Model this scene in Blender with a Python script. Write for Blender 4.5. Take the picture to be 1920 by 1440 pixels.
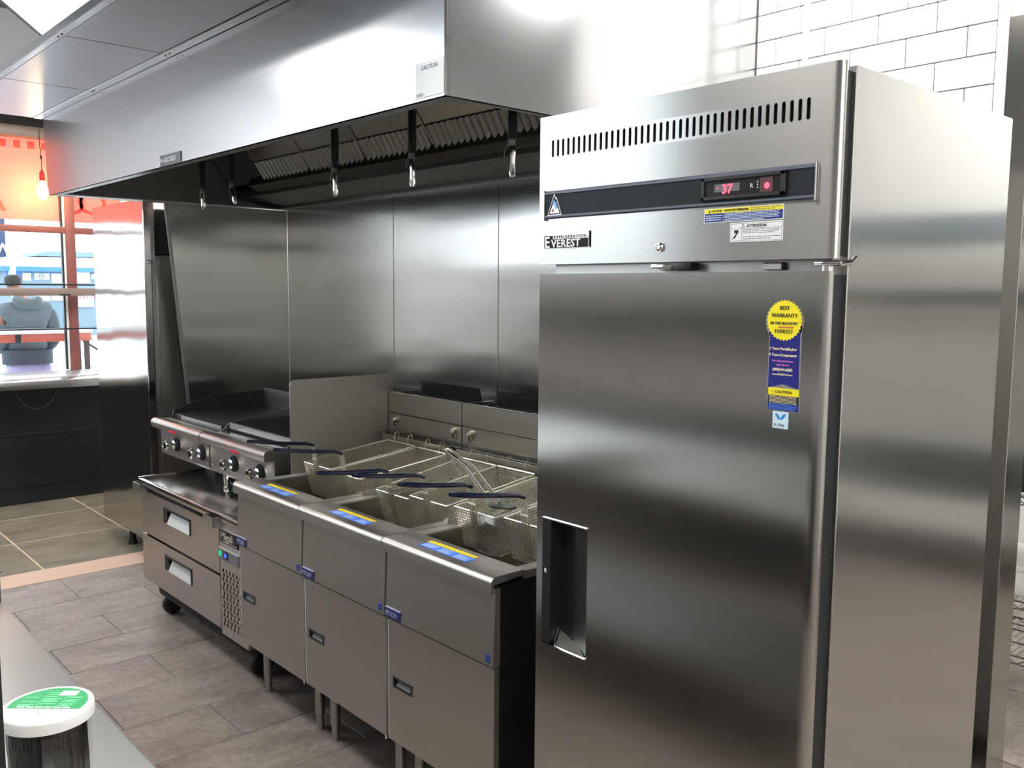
import bpy, bmesh, math, random
from mathutils import Matrix, Vector
random.seed(7)
S = bpy.context.scene
COL = S.collection
for o in list(bpy.data.objects):
    bpy.data.objects.remove(o)

# ------------------------------------------------------------------ camera
cd = bpy.data.cameras.new('camera'); cam = bpy.data.objects.new('camera', cd); COL.objects.link(cam)
cd.sensor_fit = 'HORIZONTAL'; cd.sensor_width = 36.0; cd.lens = 1685.23 * 36.0 / 1920.0
cd.clip_start = 0.02; cd.clip_end = 300
Fv = Vector((-0.74064649, 0.66367042, -0.10480626)); Rv = Vector((0.66671214, 0.74527439, 0.00781024)); Uv = Vector((-0.08329285, 0.06409098, 0.99446199))
M = Matrix((Rv, Uv, -Fv)).transposed().to_4x4(); M.translation = Vector((3.16705, -1.43316, 1.55896))
cam.matrix_world = M
S.camera = cam
# ------------------------------------------------------------------ world, exposure
W = bpy.data.worlds.new('world'); S.world = W; W.use_nodes = True
bg = W.node_tree.nodes['Background']; bg.inputs[0].default_value = (0.86, 0.94, 1.0, 1); bg.inputs[1].default_value = 1.35
S.view_settings.view_transform = 'Standard'; S.view_settings.look = 'None'
S.view_settings.gamma = 1.0; S.view_settings.use_curve_mapping = False
S.view_settings.exposure = 1.95
LED = 5.0          # radiance of the ceiling light panels
def portal(loc, rot, sx, sy):
    l = bpy.data.lights.new('window_portal', 'AREA'); l.shape = 'RECTANGLE'; l.size = sx; l.size_y = sy
    l.cycles.is_portal = True
    o = bpy.data.objects.new('window_portal', l); o.location = loc; o.rotation_euler = rot; COL.objects.link(o)
portal((-4.56, 0.1, 1.85), (0, math.radians(-90), 0), 2.0, 2.2)
portal((-2.35, -3.29, 2.62), (math.radians(90), 0, 0), 4.1, 1.75)

# ------------------------------------------------------------------ materials
MATS = {}
def nt(name):
    m = bpy.data.materials.new(name); m.use_nodes = True
    t = m.node_tree; b = t.nodes['Principled BSDF']
    MATS[name] = m
    return m, t, b
def N(t, typ, **kw):
    n = t.nodes.new(typ)
    for k, v in kw.items(): setattr(n, k, v)
    return n
def L(t, a, b): t.links.new(a, b)
def rgb(h):
    h = h.lstrip('#'); c = [int(h[i:i+2], 16) / 255 for i in (0, 2, 4)]
    return tuple(x / 12.92 if x <= .04045 else ((x + .055) / 1.055) ** 2.4 for x in c) + (1,)
def plain(name, col, rough=.5, metal=0., noise=0., nscale=30., emit=0., spec=.5, coat=0.):
    m, t, b = nt(name)
    c = rgb(col) if isinstance(col, str) else tuple(col) + (1,)
    b.inputs['Base Color'].default_value = c; b.inputs['Roughness'].default_value = rough; b.inputs['Metallic'].default_value = metal
    b.inputs['Specular IOR Level'].default_value = spec
    b.inputs['Coat Weight'].default_value = coat
    if emit:
        b.inputs['Emission Color'].default_value = c; b.inputs['Emission Strength'].default_value = emit
    if noise:
        tc = N(t, 'ShaderNodeTexCoord'); nz = N(t, 'ShaderNodeTexNoise'); nz.inputs['Scale'].default_value = nscale; nz.inputs['Detail'].default_value = 6
        L(t, tc.outputs['Object'], nz.inputs['Vector'])
        mx = N(t, 'ShaderNodeMixRGB', blend_type='MULTIPLY'); mx.inputs[0].default_value = 1; mx.inputs[1].default_value = c
        mr = N(t, 'ShaderNodeMapRange'); mr.inputs[1].default_value = .3; mr.inputs[2].default_value = .7; mr.inputs[3].default_value = 1 - noise; mr.inputs[4].default_value = 1 + noise
        L(t, nz.outputs['Fac'], mr.inputs[0]); L(t, mr.outputs[0], mx.inputs[2]); L(t, mx.outputs[0], b.inputs['Base Color'])
        bp = N(t, 'ShaderNodeBump'); bp.inputs['Strength'].default_value = .15; bp.inputs['Distance'].default_value = .002
        L(t, nz.outputs['Fac'], bp.inputs['Height']); L(t, bp.outputs[0], b.inputs['Normal'])
    return m
def steel(name, col=(.60, .59, .57), rough=.27, aniso=.75, rot=0., axis='Z', wave=.0, wscale=(1.2, 1.2, 5.), grain=(900, 900, 6), gamt=.012):
    """brushed sheet: anisotropic metal, faint grain streaks, slow waviness of thin sheet"""
    m, t, b = nt(name)
    b.inputs['Metallic'].default_value = 1; b.inputs['Base Color'].default_value = tuple(.89 * c for c in col) + (1,)
    b.inputs['Anisotropic'].default_value = aniso; b.inputs['Anisotropic Rotation'].default_value = rot
    tg = N(t, 'ShaderNodeTangent', direction_type='RADIAL', axis=axis); L(t, tg.outputs[0], b.inputs['Tangent'])
    tc = N(t, 'ShaderNodeTexCoord')
    mp = N(t, 'ShaderNodeMapping'); mp.inputs['Scale'].default_value = grain
    nz = N(t, 'ShaderNodeTexNoise'); nz.inputs['Scale'].default_value = 1; nz.inputs['Detail'].default_value = 3
    L(t, tc.outputs['Object'], mp.inputs[0]); L(t, mp.outputs[0], nz.inputs['Vector'])
    mr = N(t, 'ShaderNodeMapRange'); mr.inputs[1].default_value = .3; mr.inputs[2].default_value = .7; mr.inputs[3].default_value = rough - gamt; mr.inputs[4].default_value = rough + gamt
    L(t, nz.outputs['Fac'], mr.inputs[0]); L(t, mr.outputs[0], b.inputs['Roughness'])
    if wave:
        mp2 = N(t, 'ShaderNodeMapping'); mp2.inputs['Scale'].default_value = wscale
        n2 = N(t, 'ShaderNodeTexNoise'); n2.inputs['Scale'].default_value = 1; n2.inputs['Detail'].default_value = 1
        L(t, tc.outputs['Object'], mp2.inputs[0]); L(t, mp2.outputs[0], n2.inputs['Vector'])
        bp = N(t, 'ShaderNodeBump'); bp.inputs['Strength'].default_value = 1; bp.inputs['Distance'].default_value = wave
        L(t, n2.outputs['Fac'], bp.inputs['Height']); L(t, bp.outputs[0], b.inputs['Normal'])
    return m
steel('steel_door', rough=.185, aniso=.9, gamt=.006, wave=.0035, wscale=(1.3, 1.3, 2.6))
steel('steel_side', rough=.185, aniso=.9, gamt=.006, wave=.003, wscale=(1.3, 1.3, 2.2))
steel('steel_header', rough=.30, aniso=.85, rot=.25, grain=(4, 4, 400), wave=.001)
steel('steel_hood', col=(.57, .57, .585), rough=.17, aniso=.3, rot=.25, grain=(3, 3, 700), wave=.002, wscale=(1.5, 1.5, 1.5))
steel('steel_wall', col=(.64, .635, .615), rough=.20, aniso=.85, gamt=.006, wave=.006, wscale=(1.1, 1.1, 4.0))
steel('steel_fryer', col=(.60, .565, .53), rough=.44, aniso=.5, gamt=.01)
steel('steel_chef', col=(.52, .48, .45), rough=.36, aniso=.6, rot=.25, grain=(4, 4, 300))
steel('steel_top', col=(.50, .48, .46), rough=.20, aniso=.5, axis='X', grain=(4, 300, 4), wave=.0015, wscale=(4, 4, 4))
steel('steel_table', col=(.72, .72, .71), rough=.42, aniso=.2, axis='X', wave=.001, wscale=(6, 6, 6))
steel('steel_guard', col=(.42, .41, .385), rough=.16, aniso=.2)
steel('steel_plain', col=(.50, .49, .47), rough=.34, aniso=.0)
steel('steel_polished', col=(.66, .645, .63), rough=.13, aniso=.55, wave=.006, wscale=(3.2, 3.2, 2.2), gamt=.008)
steel('steel_warm', col=(.56, .53, .46), rough=.30, aniso=.3)
steel('steel_dark', col=(.16, .16, .155), rough=.38, aniso=.3)
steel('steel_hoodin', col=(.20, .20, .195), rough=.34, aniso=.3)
steel('filter_steel', col=(.31, .305, .28), rough=.28, aniso=.2)
plain('chrome', (.80, .79, .77), .09, 1.)
plain('wire', (.78, .75, .66), .30, 1.)
plain('black_enamel', (.006, .007, .008), .45)
plain('black_plastic', (.010, .011, .012), .38)
plain('black_matt', (.006, .006, .006), .8)
plain('black_iron', (.018, .018, .017), .55, .3, .3, 60)
plain('griddle_iron', (.05, .05, .048), .38, .8, .2, 25)
plain('scoop_grey', (.09, .10, .10), .6)
plain('pull_grey', (.50, .50, .51), .5)
plain('rubber', (.012, .012, .012), .7)
plain('gasket', (.010, .011, .013), .55)
plain('blue_vinyl', (.003, .006, .026), .25)
plain('band_dark', (.020, .024, .031), .6, spec=.2)
plain('band_edge', (.10, .12, .16), .4)
plain('white_plastic', (.82, .82, .80), .35)
plain('white_paint', (.75, .75, .74), .5)
plain('sticker_white', (.85, .86, .88), .4)
plain('sticker_yellow', rgb('f6e522')[:3], .4)
plain('sticker_navy', rgb('23267e')[:3], .35)
plain('sticker_blue', rgb('2a58c8')[:3], .4)
plain('sticker_lightblue', rgb('4f86e6')[:3], .4)
plain('sticker_paleblue', rgb('cfe6f4')[:3], .4)
plain('sticker_sky', rgb('2f8fd8')[:3], .4)
plain('sticker_clear', (.42, .42, .41), .2, .5)
plain('ink', (.015, .015, .018), .5)
plain('ink_grey', (.12, .13, .15), .5)
plain('ink_pink', rgb('e58ad0')[:3], .5)
plain('ink_orange', rgb('d2703a')[:3], .5)
plain('ink_pale', rgb('f4e9c8')[:3], .5)
plain('badge_blue', rgb('20285e')[:3], .35)
plain('badge_letter', rgb('8a8fae')[:3], .35)
plain('tag_blue', rgb('1d3f86')[:3], .4)
plain('tag_red', rgb('cf2332')[:3], .45)
plain('plate_dark', (.02, .02, .02), .7, spec=.2)
plain('silver_letter', (.6, .6, .58), .3, .7)
plain('led_red', (1., .03, .06), .5, emit=1.6)
plain('led_red_dim', (.10, .035, .035), .5)
plain('led_blue', (.02, .04, 1.), .5, emit=1.6)
plain('led_green', (.01, .35, .13), .4, emit=.25)
plain('glass_dark', (.02, .022, .022), .08)
plain('mountain_blue', rgb('6fa4dc')[:3], .4)
plain('tile_white', (.84, .84, .83), .16, 0, .02, 3)
plain('grout_grey', (.085, .09, .11), .85)
plain('grout_dark', (.15, .135, .125), .9)
plain('grout_light', (.52, .42, .28), .85)
plain('ceiling_grey', (.11, .115, .12), .85)
plain('wall_white', (.82, .82, .80), .6)
plain('wall_dark', (.30, .295, .29), .6)
plain('wall_grey', (.80, .805, .82), .6)
plain('lamp_white', (1., .985, .95), .5, emit=LED)
plain('black_panel', (.008, .0085, .009), .3, 0, .3, 9)
plain('frame_brown', rgb('7c4743')[:3], .5, 0, .06, 12)
plain('frame_black', (.01, .012, .014), .4)
plain('rail_beige', rgb('84736b')[:3], .4, .3)
plain('table_red', rgb('c8614d')[:3], .5)
plain('table_leg', rgb('3a2426')[:3], .6)
plain('pend_red', rgb('c41f1a')[:3], .5)
plain('cord_black', (.02, .01, .01), .6)
plain('bulb', (1., .66, .28), .3, emit=42.)
plain('asphalt', (.42, .46, .48), .9, 0, .1, .6)
plain('concrete', (.62, .64, .64), .9, 0, .06, 1.5)
plain('kiosk_white', (.82, .84, .86), .6)
plain('kiosk_blue', rgb('2f6fe0')[:3], .5)
plain('kiosk_glass', rgb('b8d8e0')[:3], .2)
plain('kiosk_grey', rgb('6a7f8c')[:3], .6)
plain('fascia_navy', rgb('2a3a5a')[:3], .6)
plain('roof_slate', rgb('5c7892')[:3], .6)
plain('pole_pale', rgb('b8cfe6')[:3], .5)
plain('text_maroon', rgb('8a3040')[:3], .6)
plain('hoodie', rgb('4b555b')[:3], .9, 0, .2, 9)
plain('hoodie_rib', rgb('3a3f4a')[:3], .9)
plain('pants', rgb('9a8fb4')[:3], .9, 0, .25, 10)
plain('skin', rgb('8a5d46')[:3], .6)
plain('hair', (.012, .010, .009), .7)
plain('lid_white', (.86, .86, .84), .35)
plain('label_green', rgb('12985c')[:3], .45)
plain('label_mint', rgb('77d89c')[:3], .45)
plain('tool_black', (.008, .008, .008), .35)
plain('olive_mesh', (.10, .12, .10), .4, .4)
plain('stone_red', (.50, .35, .27), .7)

def floor_mat(name, c1, c2, rough):
    m, t, b = nt(name)
    tc = N(t, 'ShaderNodeTexCoord'); oi = N(t, 'ShaderNodeObjectInfo')
    ad = N(t, 'ShaderNodeVectorMath', operation='ADD'); sc = N(t, 'ShaderNodeVectorMath', operation='SCALE'); sc.inputs['Scale'].default_value = 37.
    cb = N(t, 'ShaderNodeCombineXYZ'); L(t, oi.outputs['Random'], cb.inputs[0]); L(t, oi.outputs['Random'], cb.inputs[1])
    L(t, cb.outputs[0], sc.inputs[0]); L(t, tc.outputs['Object'], ad.inputs[0]); L(t, sc.outputs[0], ad.inputs[1])
    mp = N(t, 'ShaderNodeMapping'); mp.inputs['Scale'].default_value = (5, 2.2, 4); L(t, ad.outputs[0], mp.inputs[0])
    n1 = N(t, 'ShaderNodeTexNoise'); n1.inputs['Scale'].default_value = 1.6; n1.inputs['Detail'].default_value = 9; n1.inputs['Roughness'].default_value = .65
    n2 = N(t, 'ShaderNodeTexNoise'); n2.inputs['Scale'].default_value = 40; n2.inputs['Detail'].default_value = 4
    L(t, mp.outputs[0], n1.inputs['Vector']); L(t, ad.outputs[0], n2.inputs['Vector'])
    rp = N(t, 'ShaderNodeValToRGB'); rp.color_ramp.elements[0].position = .3; rp.color_ramp.elements[0].color = c1 + (1,); rp.color_ramp.elements[1].position = .72; rp.color_ramp.elements[1].color = c2 + (1,)
    L(t, n1.outputs['Fac'], rp.inputs[0])
    mx = N(t, 'ShaderNodeMixRGB', blend_type='OVERLAY'); mx.inputs[0].default_value = .45; L(t, rp.outputs[0], mx.inputs[1]); L(t, n2.outputs['Fac'], mx.inputs[2])
    hv = N(t, 'ShaderNodeHueSaturation'); L(t, mx.outputs[0], hv.inputs['Color'])
    mr = N(t, 'ShaderNodeMapRange'); mr.inputs[3].default_value = .94; mr.inputs[4].default_value = 1.06; L(t, oi.outputs['Random'], mr.inputs[0]); L(t, mr.outputs[0], hv.inputs['Value'])
    L(t, hv.outputs[0], b.inputs['Base Color'])
    b.inputs['Roughness'].default_value = rough
    bp = N(t, 'ShaderNodeBump'); bp.inputs['Strength'].default_value = .25; bp.inputs['Distance'].default_value = .003; L(t, n1.outputs['Fac'], bp.inputs['Height']); L(t, bp.outputs[0], b.inputs['Normal'])
floor_mat('floor_stone', (.140, .114, .098), (.300, .260, .232), .45)
floor_mat('floor_far', (.10, .085, .062), (.24, .205, .155), .42)

def perforated(name):
    m, t, b = nt(name)
    b.inputs['Metallic'].default_value = 1; b.inputs['Roughness'].default_value = .3
    tc = N(t, 'ShaderNodeTexCoord'); mp = N(t, 'ShaderNodeMapping'); mp.inputs['Scale'].default_value = (170, 170, 0)
    vo = N(t, 'ShaderNodeTexVoronoi'); vo.inputs['Scale'].default_value = 1; vo.inputs['Randomness'].default_value = 0
    L(t, tc.outputs['Object'], mp.inputs[0]); L(t, mp.outputs[0], vo.inputs['Vector'])
    rp = N(t, 'ShaderNodeValToRGB'); rp.color_ramp.interpolation = 'CONSTANT'
    rp.color_ramp.elements[0].color = (.10, .10, .11, 1); rp.color_ramp.elements[1].position = .27; rp.color_ramp.elements[1].color = (.56, .56, .58, 1)
    L(t, vo.outputs['Distance'], rp.inputs[0]); L(t, rp.outputs[0], b.inputs['Base Color'])
perforated('perforated_steel')
def glassy(name, gloss=.06, tint=(1, 1, 1)):
    m, t, b = nt(name); t.nodes.remove(b)
    out = [n for n in t.nodes if n.type == 'OUTPUT_MATERIAL'][0]
    tr = N(t, 'ShaderNodeBsdfTransparent'); tr.inputs[0].default_value = tint + (1,)
    gl = N(t, 'ShaderNodeBsdfGlossy'); gl.inputs['Roughness'].default_value = .02
    mx = N(t, 'ShaderNodeMixShader'); mx.inputs[0].default_value = gloss
    L(t, tr.outputs[0], mx.inputs[1]); L(t, gl.outputs[0], mx.inputs[2]); L(t, mx.outputs[0], out.inputs[0])
glassy('window_glass', .05, (.97, .99, 1.))
glassy('tub_clear', .04, (.95, .95, .94))
glassy('plastic_wrap', .22, (.92, .93, .95))
def banner(name, col):
    m, t, b = nt(name); t.nodes.remove(b)
    out = [n for n in t.nodes if n.type == 'OUTPUT_MATERIAL'][0]
    df = N(t, 'ShaderNodeBsdfDiffuse'); tl = N(t, 'ShaderNodeBsdfTranslucent'); df.inputs[0].default_value = col; tl.inputs[0].default_value = col
    mx = N(t, 'ShaderNodeMixShader'); mx.inputs[0].default_value = .62
    L(t, df.outputs[0], mx.inputs[1]); L(t, tl.outputs[0], mx.inputs[2]); L(t, mx.outputs[0], out.inputs[0])
banner('banner_salmon', (.90, .40, .34, 1)); banner('banner_letter', (.86, .27, .22, 1))
mat = lambda n: MATS[n]

# ------------------------------------------------------------------ mesh helpers
class MB:
    def __init__(s): s.v = []; s.f = []
    def add(s, vs, fs):
        o = len(s.v); s.v += [tuple(p) for p in vs]; s.f += [tuple(i + o for i in f) for f in fs]; return s
    def box(s, x0, x1, y0, y1, z0, z1):
        return s.add([(x0, y0, z0), (x1, y0, z0), (x1, y1, z0), (x0, y1, z0), (x0, y0, z1), (x1, y0, z1), (x1, y1, z1), (x0, y1, z1)],
                     [(0, 3, 2, 1), (4, 5, 6, 7), (0, 1, 5, 4), (1, 2, 6, 5), (2, 3, 7, 6), (3, 0, 4, 7)])
    def rbox(s, x0, x1, y0, y1, z0, z1, r=.004, seg=2):
        bm = bmesh.new(); bmesh.ops.create_cube(bm, size=1)
        for v in bm.verts: v.co = Vector(((x0 + x1) / 2 + v.co.x * (x1 - x0), (y0 + y1) / 2 + v.co.y * (y1 - y0), (z0 + z1) / 2 + v.co.z * (z1 - z0)))
        bmesh.ops.bevel(bm, geom=list(bm.edges), offset=r, segments=seg, profile=.5, affect='EDGES')
        return s.bm(bm)
    def bm(s, bm, M=None):
        bm.verts.index_update()
        s.add([(M @ v.co if M else v.co) for v in bm.verts], [tuple(v.index for v in f.verts) for f in bm.faces]); bm.free(); return s
    def prism(s, pts, a0, a1, axis='X'):
        """closed polygon in the plane across axis, extruded a0..a1"""
        n = len(pts)
        def P(a, p):
            return {'X': (a, p[0], p[1]), 'Y': (p[0], a, p[1]), 'Z': (p[0], p[1], a)}[axis]
        vs = [P(a0, p) for p in pts] + [P(a1, p) for p in pts]
        fs = [tuple(range(n))[::-1], tuple(range(n, 2 * n))] + [(i, (i + 1) % n, n + (i + 1) % n, n + i) for i in range(n)]
        return s.add(vs, fs)
    def tube(s, path, r, seg=8, closed=False, flat=None):
        path = [Vector(p) for p in path]; n = len(path); rings = []
        rr = r if isinstance(r, (list, tuple)) else [r] * n
        up = None
        for i, p in enumerate(path):
            if closed: d = path[(i + 1) % n] - path[i - 1]
            else: d = path[min(i + 1, n - 1)] - path[max(i - 1, 0)]
            d.normalize()
            if up is None:
                up = Vector((0, 0, 1)) if abs(d.z) < .9 else Vector((1, 0, 0))
            a = d.cross(up).normalized(); b = a.cross(d).normalized(); up = b
            ring = []
            for k in range(seg):
                t = 2 * math.pi * k / seg
                ring.append(p + (a * math.cos(t) * (flat or 1) + b * math.sin(t)) * rr[i])
            rings.append(ring)
        vs = [q for R in rings for q in R]; fs = []
        m = n if closed else n - 1
        for i in range(m):
            j = (i + 1) % n
            for k in range(seg): fs.append((i * seg + k, i * seg + (k + 1) % seg, j * seg + (k + 1) % seg, j * seg + k))
        if not closed: fs += [tuple(range(seg))[::-1], tuple(range((n - 1) * seg, n * seg))]
        return s.add(vs, fs)
    def lathe(s, prof, c=(0, 0, 0), axis='Z', seg=20):
        """prof: list of (radius, height along axis)"""
        vs = []; fs = []
        for r, h in prof:
            for k in range(seg):
                t = 2 * math.pi * k / seg; a, b = r * math.cos(t), r * math.sin(t)
                p = {'Z': (a, b, h), 'Y': (a, h, b), 'X': (h, a, b)}[axis]
                vs.append((p[0] + c[0], p[1] + c[1], p[2] + c[2]))
        for i in range(len(prof) - 1):
            for k in range(seg): fs.append((i * seg + k, i * seg + (k + 1) % seg, (i + 1) * seg + (k + 1) % seg, (i + 1) * seg + k))
        fs += [tuple(range(seg))[::-1], tuple(range((len(prof) - 1) * seg, len(prof) * seg))]
        return s.add(vs, fs)
    def holecell(s, x0, x1, z0, z1, hole, y, depth=.004):
        """rectangle (in XZ at y) with a convex hole; hole edge returns into +Y"""
        cx, cz = (sum(p[0] for p in hole) / len(hole), sum(p[1] for p in hole) / len(hole))
        corners = [(x0, z0), (x1, z0), (x1, z1), (x0, z1)]
        outer = []
        for hx, hz in hole:
            dx, dz = hx - cx, hz - cz; t = 1e9
            if dx > 1e-9: t = min(t, (x1 - cx) / dx)
            if dx < -1e-9: t = min(t, (x0 - cx) / dx)
            if dz > 1e-9: t = min(t, (z1 - cz) / dz)
            if dz < -1e-9: t = min(t, (z0 - cz) / dz)
            outer.append((cx + dx * t, cz + dz * t))
        for c in corners:     # snap nearest outer point to each corner
            i = min(range(len(outer)), key=lambda k: (outer[k][0] - c[0]) ** 2 + (outer[k][1] - c[1]) ** 2); outer[i] = c
        n = len(hole)
        vs = [(p[0], y, p[1]) for p in outer] + [(p[0], y, p[1]) for p in hole] + [(p[0], y + depth, p[1]) for p in hole]
        fs = []
        for i in range(n):
            j = (i + 1) % n
            fs += [(i, j, n + j, n + i), (n + i, n + j, 2 * n + j, 2 * n + i)]
        return s.add(vs, fs)
def capsule(cx, cz, hw, hh, n=5):
    pts = []
    for k in range(n + 1): a = math.pi * k / n; pts.append((cx + hw * math.cos(a), cz + hh - hw + hw * math.sin(a)))
    for k in range(n + 1): a = math.pi + math.pi * k / n; pts.append((cx + hw * math.cos(a), cz - hh + hw + hw * math.sin(a)))
    return pts
def ellipse(cx, cz, a, b, n=16, ph=0): return [(cx + a * math.cos(2 * math.pi * k / n + ph), cz + b * math.sin(2 * math.pi * k / n + ph)) for k in range(n)]

ROOT = {}
def base(o):
    while o is not None and o.parent is not None: o = o.parent
    return ROOT.get(o.name, Vector()) if o is not None else Vector()
def obj(name, mb, m, parent=None, smooth=28, kind=None, label=None):
    me = bpy.data.meshes.new(name); off = base(parent)
    me.from_pydata([(p[0] - off.x, p[1] - off.y, p[2] - off.z) for p in mb.v], [], mb.f); me.update()
    bm = bmesh.new(); bm.from_mesh(me); bmesh.ops.recalc_face_normals(bm, faces=bm.faces[:]); bm.to_mesh(me); bm.free()
    me.materials.append(mat(m))
    if smooth:
        for p in me.polygons: p.use_smooth = True
        me.set_sharp_from_angle(angle=math.radians(smooth))
    o = bpy.data.objects.new(name, me); COL.objects.link(o)
    if parent is not None: o.parent = parent
    if kind: o['kind'] = kind
    if label: o['label'] = label
    return o
def part(name, m, parent, fn, **k):
    mb = MB(); fn(mb); return obj(name, mb, m, parent, **k)
def box(name, m, parent, *b, r=0, **k):
    mb = MB(); (mb.rbox(*b, r=r) if r else mb.box(*b)); return obj(name, mb, m, parent, **k)
def thing(name, label, cat, loc, group=None):
    o = bpy.data.objects.new(name, None); COL.objects.link(o); o.location = loc; o.empty_display_size = .05
    ROOT[o.name] = Vector(loc); o['label'] = label; o['category'] = cat
    if group: o['group'] = group
    return o
def tag(o, label, cat, group=None):
    o['label'] = label; o['category'] = cat
    if group: o['group'] = group
    return o
def struct(o): o['kind'] = 'structure'; return o
def copy_tree(o, parent=None, name=None):
    c = o.copy(); COL.objects.link(c); c.parent = parent
    for ch in list(o.children): copy_tree(ch, c)
    return c
FACE = {'-Y': Matrix.Rotation(math.radians(90), 4, 'X'),
        '+X': Matrix.Rotation(math.radians(90), 4, 'Z') @ Matrix.Rotation(math.radians(90), 4, 'X'),
        '+Z': Matrix.Identity(4)}
def text(name, s, size, at, face, m, parent, bold=0., ext=.0004, align='LEFT', sx=1., spacing=1., rotz=0., kind=None):
    """printed lettering as thin solid letters; at = baseline start in world space"""
    cu = bpy.data.curves.new(name, 'FONT'); cu.body = s; cu.size = size; cu.extrude = ext; cu.offset = bold * size; cu.align_x = align; cu.space_character = spacing; cu.resolution_u = 2
    t = bpy.data.objects.new(name, cu); COL.objects.link(t)
    bpy.context.view_layer.update()
    me = bpy.data.meshes.new_from_object(t.evaluated_get(bpy.context.evaluated_depsgraph_get()))
    bpy.data.objects.remove(t)
    off = base(parent)
    Mx = Matrix.Translation(Vector(at) - off) @ Matrix.Rotation(rotz, 4, 'Z') @ FACE[face] @ Matrix.Diagonal((sx, 1, 1, 1))
    me.transform(Mx)
    if sx < 0: me.flip_normals()
    me.materials.clear(); me.materials.append(mat(m)); me.name = name
    o = bpy.data.objects.new(name, me); COL.objects.link(o)
    if parent is not None: o.parent = parent
    return o
def printlines(mb, x0, x1, z0, z1, n, y, fill=.55, rnd=None):
    rnd = rnd or random.Random(3); h = (z1 - z0) / n
    for i in range(n):
        zc = z1 - (i + .5) * h; x = x0
        end = x1 - rnd.random() * (x1 - x0) * (.05 if i < n - 1 else .4)
        while x < end:
            w = min((.5 + rnd.random() * 1.6) * h, end - x)
            mb.box(x, x + w, y - .0002, y, zc - h * fill / 2, zc + h * fill / 2); x += w + h * .35

# ================================================================== SETTING
WY = 1.156     # back wall plane
def grid_tiles(parent, xs, ys, m, z=0., gap=.0015, name='floor_tile'):
    cache = {}
    for i in range(len(xs) - 1):
        for j in range(len(ys) - 1):
            w, d = xs[i + 1] - xs[i] - 2 * gap, ys[j + 1] - ys[j] - 2 * gap
            key = (round(w, 4), round(d, 4))
            if key not in cache:
                mb = MB().rbox(-w / 2, w / 2, -d / 2, d / 2, -.012, 0, r=.0012, seg=1)
                me = bpy.data.meshes.new(name); me.from_pydata(mb.v, [], mb.f); me.materials.append(mat(m)); cache[key] = me
            o = bpy.data.objects.new(name, cache[key]); COL.objects.link(o); o.parent = parent
            o.location = ((xs[i] + xs[i + 1]) / 2, (ys[j] + ys[j + 1]) / 2, z + random.uniform(-.0004, .0004))
def frange(a, b, s):
    r = [a]
    while r[-1] + s < b - 1e-6: r.append(r[-1] + s)
    r.append(b); return r
fl = struct(box('floor', 'grout_dark', None, -4.6, 6.2, -3.3, 4.2, -.10, -.004))
gx = [-1.92 + .305 * 0 ] + [-1.825 + .305 * k for k in range(1, 8)]
gx = [-1.92, -1.52, -1.215, -.91, -.605, -.30, .005, .31, .615, .92, 1.225]
for gi in range(len(gx) - 1):
    grid_tiles(fl, gx[gi:gi + 2], [-1.95, -1.34, -.73, -.12, .49, 1.10] if gi % 2 == 0 else [-1.95, -1.645, -1.035, -.425, .185, .795, 1.10], 'floor_stone')
box('floor_slab', 'floor_stone', fl, 1.225, 6.2, -3.3, 1.10, -.05, 0)
box('floor_slab', 'floor_stone', fl, -1.92, 1.225, -3.3, -1.95, -.05, 0)
grid_tiles(fl, [.4, 1.01, 1.62, 2.23, 2.84, 3.45, 4.06], [1.10, 1.71, 2.32, 2.93, 3.54, 4.15], 'floor_stone', gap=.003)
box('threshold_strip', 'stone_red', fl, -2.148, -1.9215, -3.2, 1.1, -.012, .0005, label='pale reddish stone strip between two floor finishes')
fg = box('grout_bed', 'grout_light', fl, -4.5, -2.15, -3.2, 1.1, -.02, -.0012)
grid_tiles(fl, [-4.07, -3.44, -2.80, -2.15], [-2.03, -1.39, -.76, -.13, .50, 1.10], 'floor_far', gap=.0045)
box('floor_slab', 'floor_far', fl, -4.5, -2.15, -3.2, -2.035, -.02, 0)

wb = struct(box('wall_back', 'wall_white', None, -4.6, 2.276, WY + .012, 1.275, 0, 3.6))
# white tiles right of the hood
tl = .1685; th = .0815
tb = box('tile_bed', 'grout_grey', wb, 1.452, 2.186, WY + .004, WY + .012, 1.9, 3.1)
tcache = {}
for r in range(12):
    z0 = 2.0305 + (r - 1) * th
    ph = [1.521, 1.605][r % 2]
    x = ph - 3 * tl
    while x < 2.186:
        a, b2 = max(x, 1.453), min(x + tl, 2.186)
        if b2 - a > .012:
            w = b2 - a - .0036; key = round(w, 3)
            if key not in tcache:
                mb = MB().rbox(-w / 2, w / 2, -.006, .006, -th / 2 + .0018, th / 2 - .0018, r=.0015, seg=1)
                me = bpy.data.meshes.new('wall_tile'); me.from_pydata(mb.v, [], mb.f); me.materials.append(mat('tile_white')); tcache[key] = me
                for p in me.polygons: p.use_smooth = True
                me.set_sharp_from_angle(angle=.5)
            o = bpy.data.objects.new('wall_tile', tcache[key]); COL.objects.link(o); o.parent = wb
            o.location = ((a + b2) / 2, WY + .005 - .001 + random.uniform(-.0006, .0006), z0 + th / 2)
        x += tl
box('edge_trim', 'tile_white', wb, 2.187, 2.217, WY - .004, WY + .02, 1.9, 3.1, r=.003)
part('conduit', 'white_plastic', wb, lambda m: m.tube([(1.634, WY - .012, 1.9), (1.634, WY - .012, 3.4)], .0095, 10))
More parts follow.
